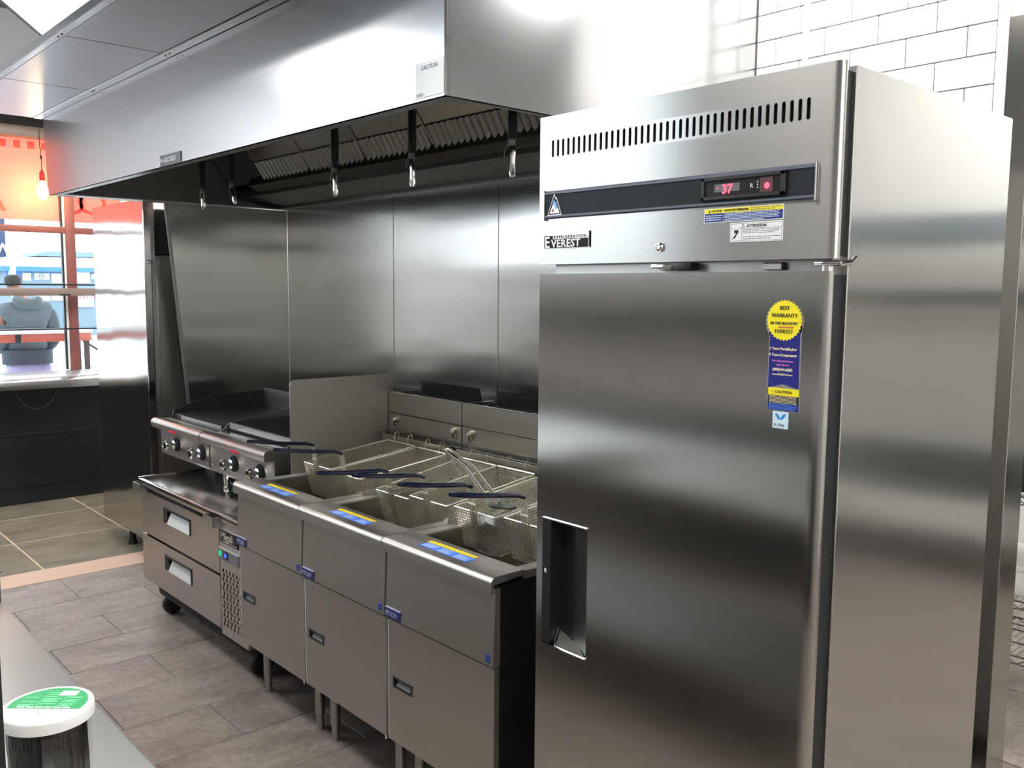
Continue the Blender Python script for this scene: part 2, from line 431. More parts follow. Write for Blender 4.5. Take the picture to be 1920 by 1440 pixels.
# stainless cladding behind the cook line
for a, b2 in [(-1.7135, -.622), (-.619, .180), (.183, 1.06), (1.063, 1.70)]:
    part('steel_panel', 'steel_wall', wb, lambda m: m.rbox(a, b2, WY - .003, WY + .012, .02, 2.035, r=.002, seg=1))
for x in (-.6205, .1815, 1.0615):
    part('seam_strip', 'steel_wall', wb, lambda m: m.rbox(x - .006, x + .006, WY - .006, WY - .002, .02, 2.035, r=.0015, seg=1))
# stainless clad wall end
part('corner_guard', 'steel_guard', wb, lambda m: m.prism([(2.218, WY + .012), (2.218, WY - .004), (2.2785, WY - .004), (2.280, WY - .0025), (2.280, 1.278), (2.276, 1.278), (2.276, WY + .012)], 0, 2.275, 'Z'))

ce = struct(box('ceiling', 'ceiling_grey', None, -4.6, 6.2, -3.3, 4.2, 3.6, 3.7))
struct(box('wall_right', 'wall_white', None, 6.1, 6.2, -3.3, 4.2, 0, 3.6))
struct(box('wall_rear', 'wall_white', None, .3, 6.2, 4.1, 4.2, 0, 3.6))
struct(box('wall_rear_side', 'wall_white', None, .3, .4, 1.275, 4.1, 0, 3.6))
# front wall with the long high window
wf = struct(part('wall_front', 'wall_dark', None, lambda m: (m.box(-4.6, 6.2, -3.3, -3.2, 0, 1.75), m.box(-4.6, 6.2, -3.3, -3.2, 3.5, 3.6), m.box(-.3, 6.2, -3.3, -3.2, 1.75, 3.5), m.box(-4.6, -4.4, -3.3, -3.2, 1.75, 3.5))))
w2 = struct(part('window_2', 'frame_brown', None, lambda m: [m.box(x - .03, x + .03, -3.27, -3.22, 1.75, 3.5) for x in (-4.38, -3.02, -1.66, -.32)] + [m.box(-4.4, -.3, -3.27, -3.22, z - .03, z + .03) for z in (1.77, 3.48)]))
for a, b2 in ((-4.35, -3.05), (-2.99, -1.69), (-1.63, -.35)):
    box('pane', 'window_glass', w2, a, b2, -3.25, -3.244, 1.8, 3.45)
# left wall: service window to the street
wl = struct(part('wall_left', 'wall_grey', None, lambda m: (m.box(-4.62, -4.5, -3.3, 1.2, 0, .80), m.box(-4.62, -4.5, -3.3, 1.2, 2.84, 3.6), m.box(-4.62, -4.5, -3.3, -1.0, .8, 2.84))))
box('bulkhead', 'black_matt', wl, -4.5, -4.36, -1.0, 1.15, 2.745, 2.86)
box('head_rail', 'rail_beige', wl, -4.5, -4.38, -1.0, 1.15, 2.665, 2.745, r=.004)
w1 = struct(part('window_1', 'frame_brown', None, lambda m: (
    m.rbox(-4.53, -4.46, .705, .775, .88, 2.68, r=.004), m.rbox(-4.53, -4.46, -1.0, -.93, .88, 2.68, r=.004),
    m.rbox(-4.525, -4.465, -1.0, 1.15, 1.965, 2.015, r=.004))))
part('inner_stop', 'frame_black', w1, lambda m: m.box(-4.50, -4.47, .672, .686, .90, 2.66))
part('inner_bead', 'white_paint', w1, lambda m: m.box(-4.50, -4.472, .687, .703, .90, 2.66))
for a, b2 in ((-.92, .672), (.78, 1.15)):
    for c, d in ((.9, 1.95), (2.02, 2.66)):
        gx_ = -4.50 if c < 2 else -4.575
        box('pane', 'window_glass', w1, gx_ - .003, gx_ + .002, a, b2, c, d)
box('glass_edge', 'frame_black', w1, -4.32, -4.30, -.98, 1.15, 1.560, 1.572)
box('glass_edge', 'frame_black', w1, -4.32, -4.30, -.98, 1.15, 1.222, 1.234)

# ================================================================== CEILING LIGHTS
def ceiling_light(x, y, z, lx, ly, rz, label):
    t = thing('ceiling_light', label, 'ceiling light', (0, 0, 0), 'suspended light panels')
    Mr = Matrix.Translation((x, y, z)) @ Matrix.Rotation(rz, 4, 'Z')
    def tr(mb): mb.v = [tuple(Mr @ Vector(p)) for p in mb.v]; return mb
    obj('diffuser', tr(MB().box(-lx / 2, lx / 2, -ly / 2, ly / 2, -.004, .004)), 'lamp_white', t)
    f = MB()
    for a, b2, c, d in ((-lx / 2 - .02, lx / 2 + .02, -ly / 2 - .02, -ly / 2), (-lx / 2 - .02, lx / 2 + .02, ly / 2, ly / 2 + .02), (-lx / 2 - .02, -lx / 2, -ly / 2, ly / 2), (lx / 2, lx / 2 + .02, -ly / 2, ly / 2)): f.box(a, b2, c, d, -.008, .03)
    f.box(-lx / 2, lx / 2, -ly / 2, ly / 2, .012, .03)
    obj('frame', tr(f), 'ceiling_grey', t)
    for sx in (-1, 1):
        for sy in (-1, 1): obj('hanger_wire', tr(MB().tube([(sx * lx * .45, sy * ly * .4, .03), (sx * lx * .45, sy * ly * .4, 3.6 - z)], .002, 5)), 'steel_plain', t)
ceiling_light(-2.145, .347, 3.0, 1.7, .9, math.radians(-30.7), 'bright white light panel above the left end of the hood')
ceiling_light(1.95, .42, 2.92, 1.2, .6, 0, 'bright light panel hanging above the steel refrigerator')
ceiling_light(1.7, -1.15, 3.2, 1.2, .6, 0, 'added fill light panel hanging over the near worktable')  # unseen panel added as fill light
ceiling_light(-.6, -1.15, 3.2, 1.2, .6, 0, 'added fill light panel hanging over the middle of the aisle')  # second unseen panel added to fill the aisle with light
ceiling_light(3.2, 3.0, 3.4, 1.3, 1.8, 0, 'added light panel brightening the storage area behind the refrigerator')  # added to brighten the rear wall that the refrigerator side reflects
ceiling_light(-3.3, -2.85, 3.3, 1.7, .4, 0, 'added long light panel beside the high front window, brightening the left wall')  # added to light the left wall reflected in the back cladding
ceiling_light(5.0, -1.2, 3.1, 1.2, 1.2, 0, 'added light panel near the right-hand wall, brightening the steel edges')  # added so the rolled refrigerator edges catch a bright reflection

# ================================================================== HOOD
HX0, HX1, HY, HZ = -1.802, 1.452, -.113, 2.009
hood = thing('range_hood', 'long brushed stainless steel exhaust hood over the cook line', 'range hood', (-.17, .5, HZ))
part('front_panel', 'steel_hood', hood, lambda m: m.prism([(HX0, HZ), (HX1, HZ), (HX1, 2.70), (HX0 - .07, 2.70)], HY, HY + .012, 'Y'))
part('bottom_flange', 'steel_plain', hood, lambda m: (m.box(HX0 + .001, HX1 - .001, HY + .001, HY + .045, HZ, HZ + .006), m.box(HX0 + .001, HX0 + .10, HY + .045, WY - .003, HZ, HZ + .006), m.box(HX1 - .03, HX1 - .001, HY + .045, WY - .01, HZ, HZ + .006)))
part('end_panel', 'steel_hood', hood, lambda m: m.box(HX1 - .012, HX1, HY + .0125, .008, HZ, 2.70))
part('end_panel', 'steel_hood', hood, lambda m: m.box(HX1 - .012, HX1 - .0008, .008, WY - .002, HZ, 2.70))
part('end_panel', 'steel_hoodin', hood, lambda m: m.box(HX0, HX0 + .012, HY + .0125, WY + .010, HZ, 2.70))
part('corner_bead', 'chrome', hood, lambda m: m.tube([(HX1 - .002, HY + .002, HZ), (HX1 - .002, HY + .002, 2.70)], .003, 6))
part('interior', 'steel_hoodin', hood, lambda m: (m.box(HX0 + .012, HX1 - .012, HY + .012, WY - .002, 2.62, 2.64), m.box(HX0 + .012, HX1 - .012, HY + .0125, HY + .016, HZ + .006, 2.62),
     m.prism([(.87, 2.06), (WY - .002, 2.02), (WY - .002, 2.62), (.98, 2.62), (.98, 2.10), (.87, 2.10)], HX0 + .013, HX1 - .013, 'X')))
part('grease_trough', 'filter_steel', hood, lambda m: m.prism([(.81, 2.105), (.905, 2.065), (.905, 2.10), (.87, 2.115), (.835, 2.15), (.825, 2.15)], -1.50, HX1 - .013, 'X'))
part('drip_rail', 'steel_dark', hood, lambda m: m.box(HX0 + .013, HX1 - .013, WY - .05, WY - .004, 2.016, 2.034))
# filter modules: flat upper plate, louvres low down; module plane rises towards the front
fw = .498; nf = 5
fy0, fz0 = .845, 2.125; ddy, ddz = -.60, .80      # unit direction up the filter plane
ny, nz = -.80, -.60                               # plane normal facing down/front
def fp(x, u, h): return (x, fy0 + ddy * u + ny * h, fz0 + ddz * u + nz * h)
for k in range(6):
    x0 = -1.36 + k * (fw + .004) ; x1 = min(x0 + fw, HX1 - .02)
    flt = part('filter_module', 'filter_steel', hood, lambda m: m.add([fp(x0, .115, 0), fp(x1, .115, 0), fp(x1, .52, 0), fp(x0, .52, 0), fp(x0, .115, -.02), fp(x1, .115, -.02), fp(x1, .52, -.02), fp(x0, .52, -.02)], [(0, 1, 2, 3), (4, 5, 6, 7), (0, 1, 5, 4), (1, 2, 6, 5), (2, 3, 7, 6), (3, 0, 4, 7)]))
    part('filter_frame', 'filter_steel', flt, lambda m: (m.add([fp(x0, 0, .004), fp(x0 + .012, 0, .004), fp(x0 + .012, .52, .006), fp(x0, .52, .006), fp(x0, 0, -.02), fp(x0 + .012, 0, -.02), fp(x0 + .012, .52, -.02), fp(x0, .52, -.02)], [(0, 1, 2, 3), (4, 5, 6, 7), (0, 1, 5, 4), (1, 2, 6, 5), (2, 3, 7, 6), (3, 0, 4, 7)])))
    part('filter_cavity', 'black_matt', flt, lambda m: m.add([fp(x0, 0, -.03), fp(x1, 0, -.03), fp(x1, .115, -.03), fp(x0, .115, -.03)], [(0, 1, 2, 3)]))
    nl = 12
    for j in range(nl):
        a = x0 + .014 + (j + .1) * (x1 - x0 - .016) / nl; w = (x1 - x0) / nl * .92
        mb = MB(); vs = []; seg = 6
        for e in range(2):
            for q in range(seg):
                t = q / (seg - 1); hh = .034 * math.sin(math.pi * (.05 + .80 * t)) ** .8 - .016
                vs.append(fp(a + w * t, .002 + .112 * e, hh + (.006 if e == 0 else 0)))
        fs = [(q, q + 1, seg + q + 1, seg + q) for q in range(seg - 1)]
        mb.add(vs, fs); obj('louvre', mb, 'filter_steel', flt)
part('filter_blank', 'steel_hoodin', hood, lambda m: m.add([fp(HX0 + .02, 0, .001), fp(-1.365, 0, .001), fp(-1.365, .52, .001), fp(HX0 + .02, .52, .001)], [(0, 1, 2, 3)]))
bd = box('maker_badge', 'ink_grey', hood, -.308, -.110, HY - .003, HY, 2.011, 2.048)
text('lettering', 'ACCUREX', .026, (-.272, HY - .0032, 2.0205), '-Y', 'silver_letter', bd, .01)
part('arrow_mark', 'silver_letter', bd, lambda m: m.prism([(-.300, 2.019), (-.281, 2.0295), (-.300, 2.040)], HY - .0036, HY - .003, 'Y'))
cs = box('caution_sign', 'sticker_white', hood, 1.338, 1.4475, HY - .0025, HY, 2.015, 2.097)
text('lettering', 'CAUTION', .0148, (1.3605, HY - .0027, 2.0785), '-Y', 'ink_grey', cs)
part('fine_print', 'ink_grey', cs, lambda m: printlines(m, 1.342, 1.37, 2.018, 2.026, 3, HY - .0026))
# supply plenum in front of the hood
PZ = 2.391
pl = thing('supply_air_plenum', 'perforated stainless steel air plenum along the top of the hood front', 'plenum', (-.2, -.3, PZ))
part('housing', 'steel_hood', pl, lambda m: m.prism([(-.505, PZ + .02), (HY - .001, PZ + .02), (HY - .001, 2.66), (-.505, PZ + .03)], -1.851, 1.45, 'X'))
xs = [-1.849, -.990, -.150, .690, 1.448]
for i in range(4):
    part('perforated_panel', 'perforated_steel', pl, lambda m: m.rbox(xs[i] + .003, xs[i + 1] - .003, -.478, -.158, PZ - .001, PZ + .018, r=.001, seg=1))
part('inner_rail', 'steel_hood', pl, lambda m: m.rbox(-1.851, 1.45, -.155, HY - .002, PZ - .003, PZ + .02, r=.002, seg=1))
part('outer_rail', 'steel_hood', pl, lambda m: m.rbox(-1.851, 1.45, -.507, -.481, PZ - .003, PZ + .02, r=.002, seg=1))
for x in (-.17, -.13, -1.0, -.97):
    part('rivet', 'steel_dark', pl, lambda m: m.lathe([(.004, PZ - .005), (.003, PZ - .002)], (x, -.135, 0), seg=8))
    part('rivet', 'steel_dark', pl, lambda m: m.lathe([(.004, PZ - .005), (.003, PZ - .002)], (x, -.494, 0), seg=8))
# left end splash panel with slanted front edge
sp = part('end_splash_panel', 'steel_wall', None, lambda m: m.prism([(.44, 2.006), (.555, .70), (WY - .005, .70), (WY - .005, 2.006)], -1.722, -1.714, 'X'))
tag(sp, 'stainless side panel with slanted front edge at the left end of the cook line', 'wall panel')
part('edge_hem', 'steel_plain', sp, lambda m: m.prism([(.432, 2.006), (.547, .70), (.562, .70), (.447, 2.006)], -1.724, -1.711, 'X'))
# suppression nozzles
for x, zt, zb, lean, lab in [(-.90, 1.985, 1.912, 0, 'leftmost suppression nozzle hanging inside the hood'), (-.588, 1.99, 1.915, .014, 'second suppression nozzle from the left with a crooked tip'),
                       (.263, 1.972, 1.890, 0, 'suppression nozzle hanging above the leftmost fryer'), (.742, 1.975, 1.888, 0, 'suppression nozzle hanging above the middle fryer'), (1.227, 1.962, 1.876, 0, 'suppression nozzle hanging above the rightmost fryer')]:
    t = thing('suppression_nozzle', lab, 'nozzle', (x, .3, zb), 'suppression nozzles under the hood')
    part('drop_pipe', 'black_plastic', t, lambda m: m.tube([(x, .3, 2.62), (x, .3, zt + .02)], .0135, 10))
    part('coupling', 'steel_dark', t, lambda m: m.lathe([(.009, zt + .022), (.013, zt + .018), (.013, zt + .004), (.008, zt)], (x, .3, 0), seg=6))
    part('nozzle_tip', 'chrome', t, lambda m: m.tube([(x, .3, zt + .002), (x + lean * .5, .3, zt - .02), (x + lean, .3, zt - .04), (x + lean * 1.3, .3, zb + .012), (x + lean * 1.4, .3, zb)], [.007, .010, .0085, .0095, .006], 10))
    part('cap_wire', 'wire', t, lambda m: m.tube([(x - .008 + .016 * math.sin(a) * 0 - .014 * (1 - math.cos(a)), .3, zt - .025 + .030 * math.sin(a)) for a in [k * math.pi / 5 for k in range(10)]], .0006, 4, closed=True))

# ================================================================== REFRIGERATOR (right)
FY = -.014
fr = thing('upright_refrigerator', 'tall single-door stainless steel refrigerator with a red digital display', 'refrigerator', (2.03, .37, 0))
part('cabinet', 'steel_plain', fr, lambda m: (m.box(1.676, 2.371, .06, .742, .13, 1.93),))
part('side_panel', 'steel_side', fr, lambda m: m.rbox(2.372, 2.387, .044, .744, .12, 1.942, r=.0015, seg=1))
part('side_panel', 'steel_side', fr, lambda m: m.rbox(1.672, 1.676, .044, .744, .12, 1.935, r=.0015, seg=1))
part('gasket', 'gasket', fr, lambda m: (m.box(1.686, 2.374, .022, .062, .135, 1.588), m.box(1.88, 2.3815, .001, .046, .135, 1.588), m.box(1.686, 1.70, .001, .03, .135, 1.588)))
part('inner_frame', 'steel_plain', fr, lambda m: m.box(1.70, 2.375, .012, .047, 1.5885, 1.62))
part('header_backing', 'gasket', fr, lambda m: m.box(1.69, 2.3815, .0025, .046, 1.62, 1.93))
def rprofile(x0, x1, xr, yb):   # front sheet profile with rolled right edge, in XY
    pts = [(x0, yb), (x0, FY), (x1, FY)]
    for k in range(1, 7):
        a = math.pi / 2 * k / 6; pts.append((x1 + (xr - x1) * math.sin(a), FY + .013 * (1 - math.cos(a))))
    pts.append((xr, yb)); return pts
hp = MB(); prof = rprofile(1.672, 2.370, 2.393, .002)
zs0, zs1 = 1.845, 1.892
hp.prism(prof, 1.615, zs0, 'Z'); hp.prism(prof, zs1, 1.940, 'Z')
hp.prism([(1.672, .002), (1.672, FY), (1.705, FY), (1.705, .002)], zs0, zs1, 'Z')
hp.prism([(2.341, .002)] + rprofile(2.341, 2.370, 2.393, .002)[1:], zs0, zs1, 'Z')
ns = 40; step = (2.341 - 1.705) / ns
for k in range(ns):
    a = 1.705 + k * step
    hp.holecell(a, a + step, zs0, zs1, capsule(a + step / 2, 1.8685, .0036, .0185), FY, .006)
hd = obj('header_panel', hp, 'steel_header', fr, smooth=20)
part('vent_cavity', 'black_matt', hd, lambda m: m.box(1.706, 2.340, FY + .007, .0022, zs0 + .001, zs1 - .001))
bdn = part('display_band', 'band_dark', fr, lambda m: m.box(1.694, 2.353, FY - .004, FY, 1.7165, 1.7755))
part('band_edge', 'band_edge', bdn, lambda m: m.prism([(FY - .001, 1.7765), (FY - .006, 1.7735), (FY - .006, 1.7690), (FY - .004, 1.7680), (FY, 1.7680)], 1.694, 2.353, 'X'))
part('band_edge', 'band_edge', bdn, lambda m: m.prism([(FY - .001, 1.7155), (FY - .006, 1.7185), (FY - .006, 1.7220), (FY - .004, 1.7230), (FY, 1.7230)], 1.694, 2.353, 'X'))
for x in (1.6925, 2.3545): part('end_clip', 'chrome', bdn, lambda m: m.rbox(x - .0018, x + .0018, FY - .007, FY, 1.712, 1.779, r=.0008, seg=1))
dw = part('display_window', 'black_plastic', fr, lambda m: (m.rbox(2.122, 2.300, FY - .010, FY - .003, 1.7265, 1.7335, r=.001, seg=1), m.rbox(2.122, 2.300, FY - .010, FY - .003, 1.7615, 1.7685, r=.001, seg=1), m.rbox(2.122, 2.129, FY - .010, FY - .003, 1.7265, 1.7685, r=.001, seg=1), m.rbox(2.289, 2.300, FY - .010, FY - .003, 1.7265, 1.7685, r=.001, seg=1)))
part('display_glass', 'glass_dark', dw, lambda m: m.box(2.128, 2.290, FY - .006, FY - .003, 1.7325, 1.7625))
part('digit_backing', 'ink_grey', dw, lambda m: m.rbox(2.150, 2.205, FY - .0066, FY - .006, 1.7405, 1.755, r=.0003, seg=1))
text('digits', '37', .0235, (2.1665, FY - .0068, 1.7375), '-Y', 'led_red', dw, .02)
text('lettering', 'R', .0115, (2.2265, FY - .0064, 1.7435), '-Y', 'silver_letter', dw, .012)
part('print_mark', 'silver_letter', dw, lambda m: [m.box(2.241, 2.2435, FY - .0064, FY - .006, z, z + .003) for z in (1.742, 1.747, 1.752)])
part('indicator_patch', 'led_red_dim', dw, lambda m: m.box(2.2475, 2.273, FY - .0066, FY - .006, 1.7345, 1.7605))
part('indicator_light', 'led_red', dw, lambda m: m.lathe([(.0055, FY - .0072), (.005, FY - .0066)], (2.262, 0, 1.745), 'Y', 12))
part('indicator_light', 'led_red', dw, lambda m: m.lathe([(.0012, FY - .0072), (.0012, FY - .0066)], (2.157, 0, 1.7475), 'Y', 8))
em = part('mountain_emblem', 'silver_letter', fr, lambda m: m.prism([(1.7035, 1.7225), (1.7475, 1.7225), (1.7310, 1.7620), (1.7285, 1.7590), (1.7245, 1.7695)], FY - .0055, FY - .004, 'Y'))
part('emblem_field', 'band_dark', em, lambda m: m.prism([(1.7055, 1.7240), (1.7455, 1.7240), (1.7305, 1.7595), (1.7285, 1.7565), (1.7245, 1.7660)], FY - .0058, FY - .0055, 'Y'))
part('emblem_sky', 'mountain_blue', em, lambda m: m.prism([(1.7150, 1.7300), (1.7385, 1.7300), (1.7310, 1.7530), (1.7280, 1.7500), (1.7240, 1.7580)], FY - .0061, FY - .0058, 'Y'))
part('emblem_snow', 'sticker_white', em, lambda m: m.prism([(1.7110, 1.7265), (1.7415, 1.7265), (1.7370, 1.7385), (1.7300, 1.7350), (1.7240, 1.7480), (1.7180, 1.7400)], FY - .0064, FY - .0061, 'Y'))
part('emblem_mark', 'tag_red', em, lambda m: m.prism([(1.7190, 1.7300), (1.7225, 1.7290), (1.7270, 1.7390), (1.7235, 1.7345), (1.7195, 1.7375)], FY - .0067, FY - .0064, 'Y'))
lp = part('brand_plate', 'sticker_white', fr, lambda m: m.box(1.6885, 1.8315, FY - .0015, FY, 1.6495, 1.6790))
part('plate_field', 'plate_dark', lp, lambda m: (m.box(1.6905, 1.8255, FY - .0018, FY - .0015, 1.6510, 1.6705), m.box(1.6905, 1.7175, FY - .0018, FY - .0015, 1.6705, 1.6780), m.box(1.8275, 1.8315, FY - .0018, FY, 1.6510, 1.6850)))
text('lettering', 'E', .0345, (1.6920, FY - .0020, 1.6523), '-Y', 'sticker_white', lp, .018, sx=.95)
text('lettering', 'VEREST', .0232, (1.7135, FY - .0020, 1.6530), '-Y', 'sticker_white', lp, .022, spacing=1.06, sx=1.12)
text('lettering', 'REFRIGERATION', .0088, (1.7215, FY - .0020, 1.6722), '-Y', 'ink', lp, .0, spacing=1.62)
part('door_lock', 'chrome', fr, lambda m: m.lathe([(.0095, FY), (.0095, FY - .004), (.0075, FY - .007), (.0045, FY - .0075), (.004, FY - .005)], (2.021, 0, 1.645), 'Y', 20))
# stickers on the header
st = part('caution_sticker', 'sticker_white', fr, lambda m: m.rbox(2.1245, 2.2935, FY - .0008, FY, 1.6855, 1.7125, r=.0003, seg=1))
part('sticker_stripe', 'sticker_yellow', st, lambda m: m.box(2.1262, 2.2918, FY - .0010, FY - .0008, 1.7030, 1.7110))
part('sticker_field', 'sticker_navy', st, lambda m: m.box(2.1262, 2.2918, FY - .0010, FY - .0008, 1.6870, 1.7028))
text('lettering', 'CAUTION', .0052, (2.1410, FY - .0012, 1.7052), '-Y', 'ink', st, .01)
part('warning_mark', 'ink', st, lambda m: m.prism([(2.134, 1.7045), (2.1395, 1.7045), (2.1368, 1.7095)], FY - .0012, FY - .0010, 'Y'))
text('lettering', 'HOW TO SET TEMPERATURE', .0056, (2.170, FY - .0012, 1.7052), '-Y', 'ink', st, .02, sx=.72)
part('fine_print', 'ink_grey', st, lambda m: printlines(m, 2.226, 2.290, 1.7040, 1.7105, 2, FY - .0010, .4))
part('fine_print', 'sticker_paleblue', st, lambda m: (printlines(m, 2.129, 2.165, 1.689, 1.7005, 3, FY - .0010, .4), printlines(m, 2.171, 2.288, 1.6875, 1.7025, 6, FY - .0010, .45), m.box(2.1675, 2.1680, FY - .0012, FY - .0010, 1.687, 1.711)))
s2 = part('attention_sticker', 'sticker_white', fr, lambda m: m.rbox(2.1835, 2.2935, FY - .0008, FY, 1.6480, 1.6835, r=.0003, seg=1))
def frame(m, x0, x1, z0, z1, y, w):
    m.box(x0, x1, y - .0002, y, z0, z0 + w); m.box(x0, x1, y - .0002, y, z1 - w, z1); m.box(x0, x0 + w, y - .0002, y, z0 + w, z1 - w); m.box(x1 - w, x1, y - .0002, y, z0 + w, z1 - w)
part('sticker_lines', 'ink', s2, lambda m: (frame(m, 2.1855, 2.2915, 1.6500, 1.6815, FY - .0008, .0005), m.box(2.1855, 2.2915, FY - .0010, FY - .0008, 1.6722, 1.6727), m.box(2.2085, 2.2090, FY - .0010, FY - .0008, 1.650, 1.6722)))
text('lettering', 'ATTENTION', .0074, (2.219, FY - .0010, 1.6742), '-Y', 'ink', s2, .012)
part('triangle_outline', 'ink', s2, lambda m: (m.prism([(2.2075, 1.6740), (2.2085, 1.6740), (2.2118, 1.6800), (2.2112, 1.6805)], FY - .0010, FY - .0008, 'Y'), m.prism([(2.2155, 1.6740), (2.2145, 1.6740), (2.2112, 1.6800), (2.2118, 1.6805)], FY - .0010, FY - .0008, 'Y'), m.box(2.2075, 2.2155, FY - .0010, FY - .0008, 1.6740, 1.6746)))
part('pictogram', 'ink', s2, lambda m: (m.box(2.193, 2.202, FY - .0010, FY - .0008, 1.664, 1.670), m.prism([(2.188, 1.6525), (2.197, 1.6640), (2.200, 1.6640), (2.1955, 1.6560)], FY - .0010, FY - .0008, 'Y')))
part('fine_print', 'ink_grey', s2, lambda m: (printlines(m, 2.211, 2.289, 1.6625, 1.6715, 3, FY - .0008, .38), printlines(m, 2.211, 2.289, 1.6515, 1.6590, 2, FY - .0008, .34)))
# door
dm = MB(); dprof = rprofile(1.675, 2.357, 2.385, .0005)
hz0, hz1, hx0, hx1 = .735, 1.035, 1.695, 1.837
dm.prism(dprof, .15, hz0, 'Z'); dm.prism(dprof, hz1, 1.594, 'Z')
dm.prism([(1.675, .0005), (1.675, FY), (hx0, FY), (hx0, .0005)], hz0, hz1, 'Z')
dm.prism([(hx1, .0005)] + rprofile(hx1, 2.357, 2.385, .0005)[1:], hz0, hz1, 'Z')
dr = obj('door', dm, 'steel_door', fr, smooth=20)
part('handle_strip', 'black_plastic', dr, lambda m: m.box(hx0 + .001, 1.7235, FY - .002, .02, hz0 + .004, hz1 - .002))
part('handle_pocket', 'black_plastic', dr, lambda m: m.prism([(1.7235, .02), (1.7235, FY + .002), (1.7265, .0165), (1.745, .0185), (1.775, .014), (1.810, .003), (hx1, FY + .001), (hx1, .02)], hz0 + .002, hz1 - .001, 'Z'), smooth=60)
part('handle_liner', 'steel_dark', dr, lambda m: m.prism([(1.772, .0135), (1.790, .0085), (1.812, .0018), (hx1 - .0005, FY + .0005), (hx1 - .0005, FY + .003), (1.79, .0125)], hz0 + .006, hz1 - .004, 'Z'), smooth=60)
part('handle_lip', 'chrome', dr, lambda m: m.rbox(hx0 + .001, hx1 + .001, FY - .004, FY + .006, hz1 - .004, hz1 + .001, r=.001, seg=1))
part('handle_lip', 'chrome', dr, lambda m: m.tube([(1.725, .012, hz0 + .035), (1.729, -.002, hz0 + .012), (1.742, FY - .003, hz0 + .003), (1.775, FY - .003, hz0 + .001), (hx1, FY - .002, hz0 + .001)], .0026, 6))
part('handle_scoop', 'steel_plain', dr, lambda m: m.add([(1.727, .016, hz0 + .03), (1.742, FY - .001, hz0 + .003), (hx1, FY - .001, hz0 + .002), (1.80, .006, hz0 + .008), (1.75, .0185, hz0 + .02)], [(0, 1, 2, 3, 4)]))
text('lettering', 'R', .0130, (1.7035, FY - .0025, .906), '-Y', 'sticker_white', dr, .02)
def zpush(z): return z
# latches and hinge between header and door
part('latch', 'chrome', fr, lambda m: m.rbox(2.000, 2.052, FY - .004, .03, 1.599, 1.611, r=.002))
part('latch', 'black_plastic', fr, lambda m: m.rbox(2.048, 2.096, FY - .002, .03, 1.598, 1.6125, r=.002))
part('latch', 'black_plastic', fr, lambda m: m.rbox(2.243, 2.288, .004, .031, 1.597, 1.611, r=.003))
part('latch', 'white_paint', fr, lambda m: m.rbox(2.243, 2.282, .002, .006, 1.598, 1.609, r=.001, seg=1))
part('hinge', 'chrome', fr, lambda m: (m.rbox(2.352, 2.402, FY + .004, .03, 1.603, 1.612, r=.003), m.tube([(2.398, FY + .01, 1.606), (2.407, .012, 1.608), (2.408, .026, 1.618)], .005, 8), m.lathe([(.010, 1.594), (.010, 1.604)], (2.371, .004, 0), seg=14)))
# warranty ribbon on the door
wr = part('warranty_sticker', 'sticker_clear', fr, lambda m: (m.prism(ellipse(2.3035, 1.5055, .0375, .0385, 28), FY - .0006, FY, 'Y'), m.box(2.2735, 2.3385, FY - .0006, FY, 1.378, 1.500)))
part('ribbon', 'sticker_navy', wr, lambda m: m.prism([(2.2755, 1.387), (2.3055, 1.395), (2.3360, 1.388), (2.3350, 1.505), (2.2755, 1.505)], FY - .0009, FY - .0006, 'Y'))
def burst(m):
    n = 32; pts = []
    for k in range(2 * n):
        a = math.pi * k / n; r = .0355 if k % 2 == 0 else .0325; pts.append((2.3035 + r * math.cos(a), 1.508 + r * 1.03 * math.sin(a)))
    c = len(pts); m.add([(p[0], FY - .0012, p[1]) for p in pts] + [(2.3035, FY - .0012, 1.508)], [(k, (k + 1) % c, c) for k in range(c)])
part('starburst', 'sticker_yellow', wr, burst)
def wtext(s, size, z, m='ink', bold=.01, x=2.3035, sx=.95): text('lettering', s, size, (x, FY - .0015, z), '-Y', m, wr, bold, align='CENTER', sx=sx)
wtext('BEST', .0098, 1.5265); wtext('WARRANTY', .0098, 1.5135); wtext('IN THE INDUSTRY', .0070, 1.5005); wtext('EVEREST', .0094, 1.4855, 'ink', 0, sx=1.05)
part('red_rule', 'ink_orange', wr, lambda m: m.box(2.2925, 2.3230, FY - .0015, FY - .0012, 1.4945, 1.4972))
wtext('3 Years-Parts&Labor', .0068, 1.4555, 'ink_pale', .012); wtext('5 Years-Compressor', .0068, 1.4445, 'ink_pale', .012)
wtext('For Customer Service', .0048, 1.4345, 'ink_pink', .004); wtext('Call Toll Free', .0048, 1.4275, 'ink_pink', .004)
wtext('(800)444-6285', .0070, 1.4185, 'ink_pale', .012); wtext('www.EVERESTref.com', .0046, 1.4105, 'ink_pale', .004)
s3 = part('caution_sticker', 'sticker_clear', fr, lambda m: m.rbox(2.2745, 2.3395, FY - .0006, FY, 1.3465, 1.3865, r=.0002, seg=1))
part('sticker_stripe', 'sticker_yellow', s3, lambda m: m.box(2.2765, 2.3375, FY - .0012, FY - .0006, 1.3745, 1.3875))
part('sticker_field', 'plate_dark', s3, lambda m: m.box(2.2765, 2.3375, FY - .0010, FY - .0006, 1.3600, 1.3745))
part('sticker_field', 'sticker_navy', s3, lambda m: m.box(2.2765, 2.3375, FY - .0010, FY - .0006, 1.3480, 1.3600))
text('lettering', 'CAUTION', .0074, (2.2905, FY - .0014, 1.3785), '-Y', 'ink', s3, .0)
text('lettering', '!', .0070, (2.2850, FY - .0014, 1.3785), '-Y', 'ink_orange', s3, .01)
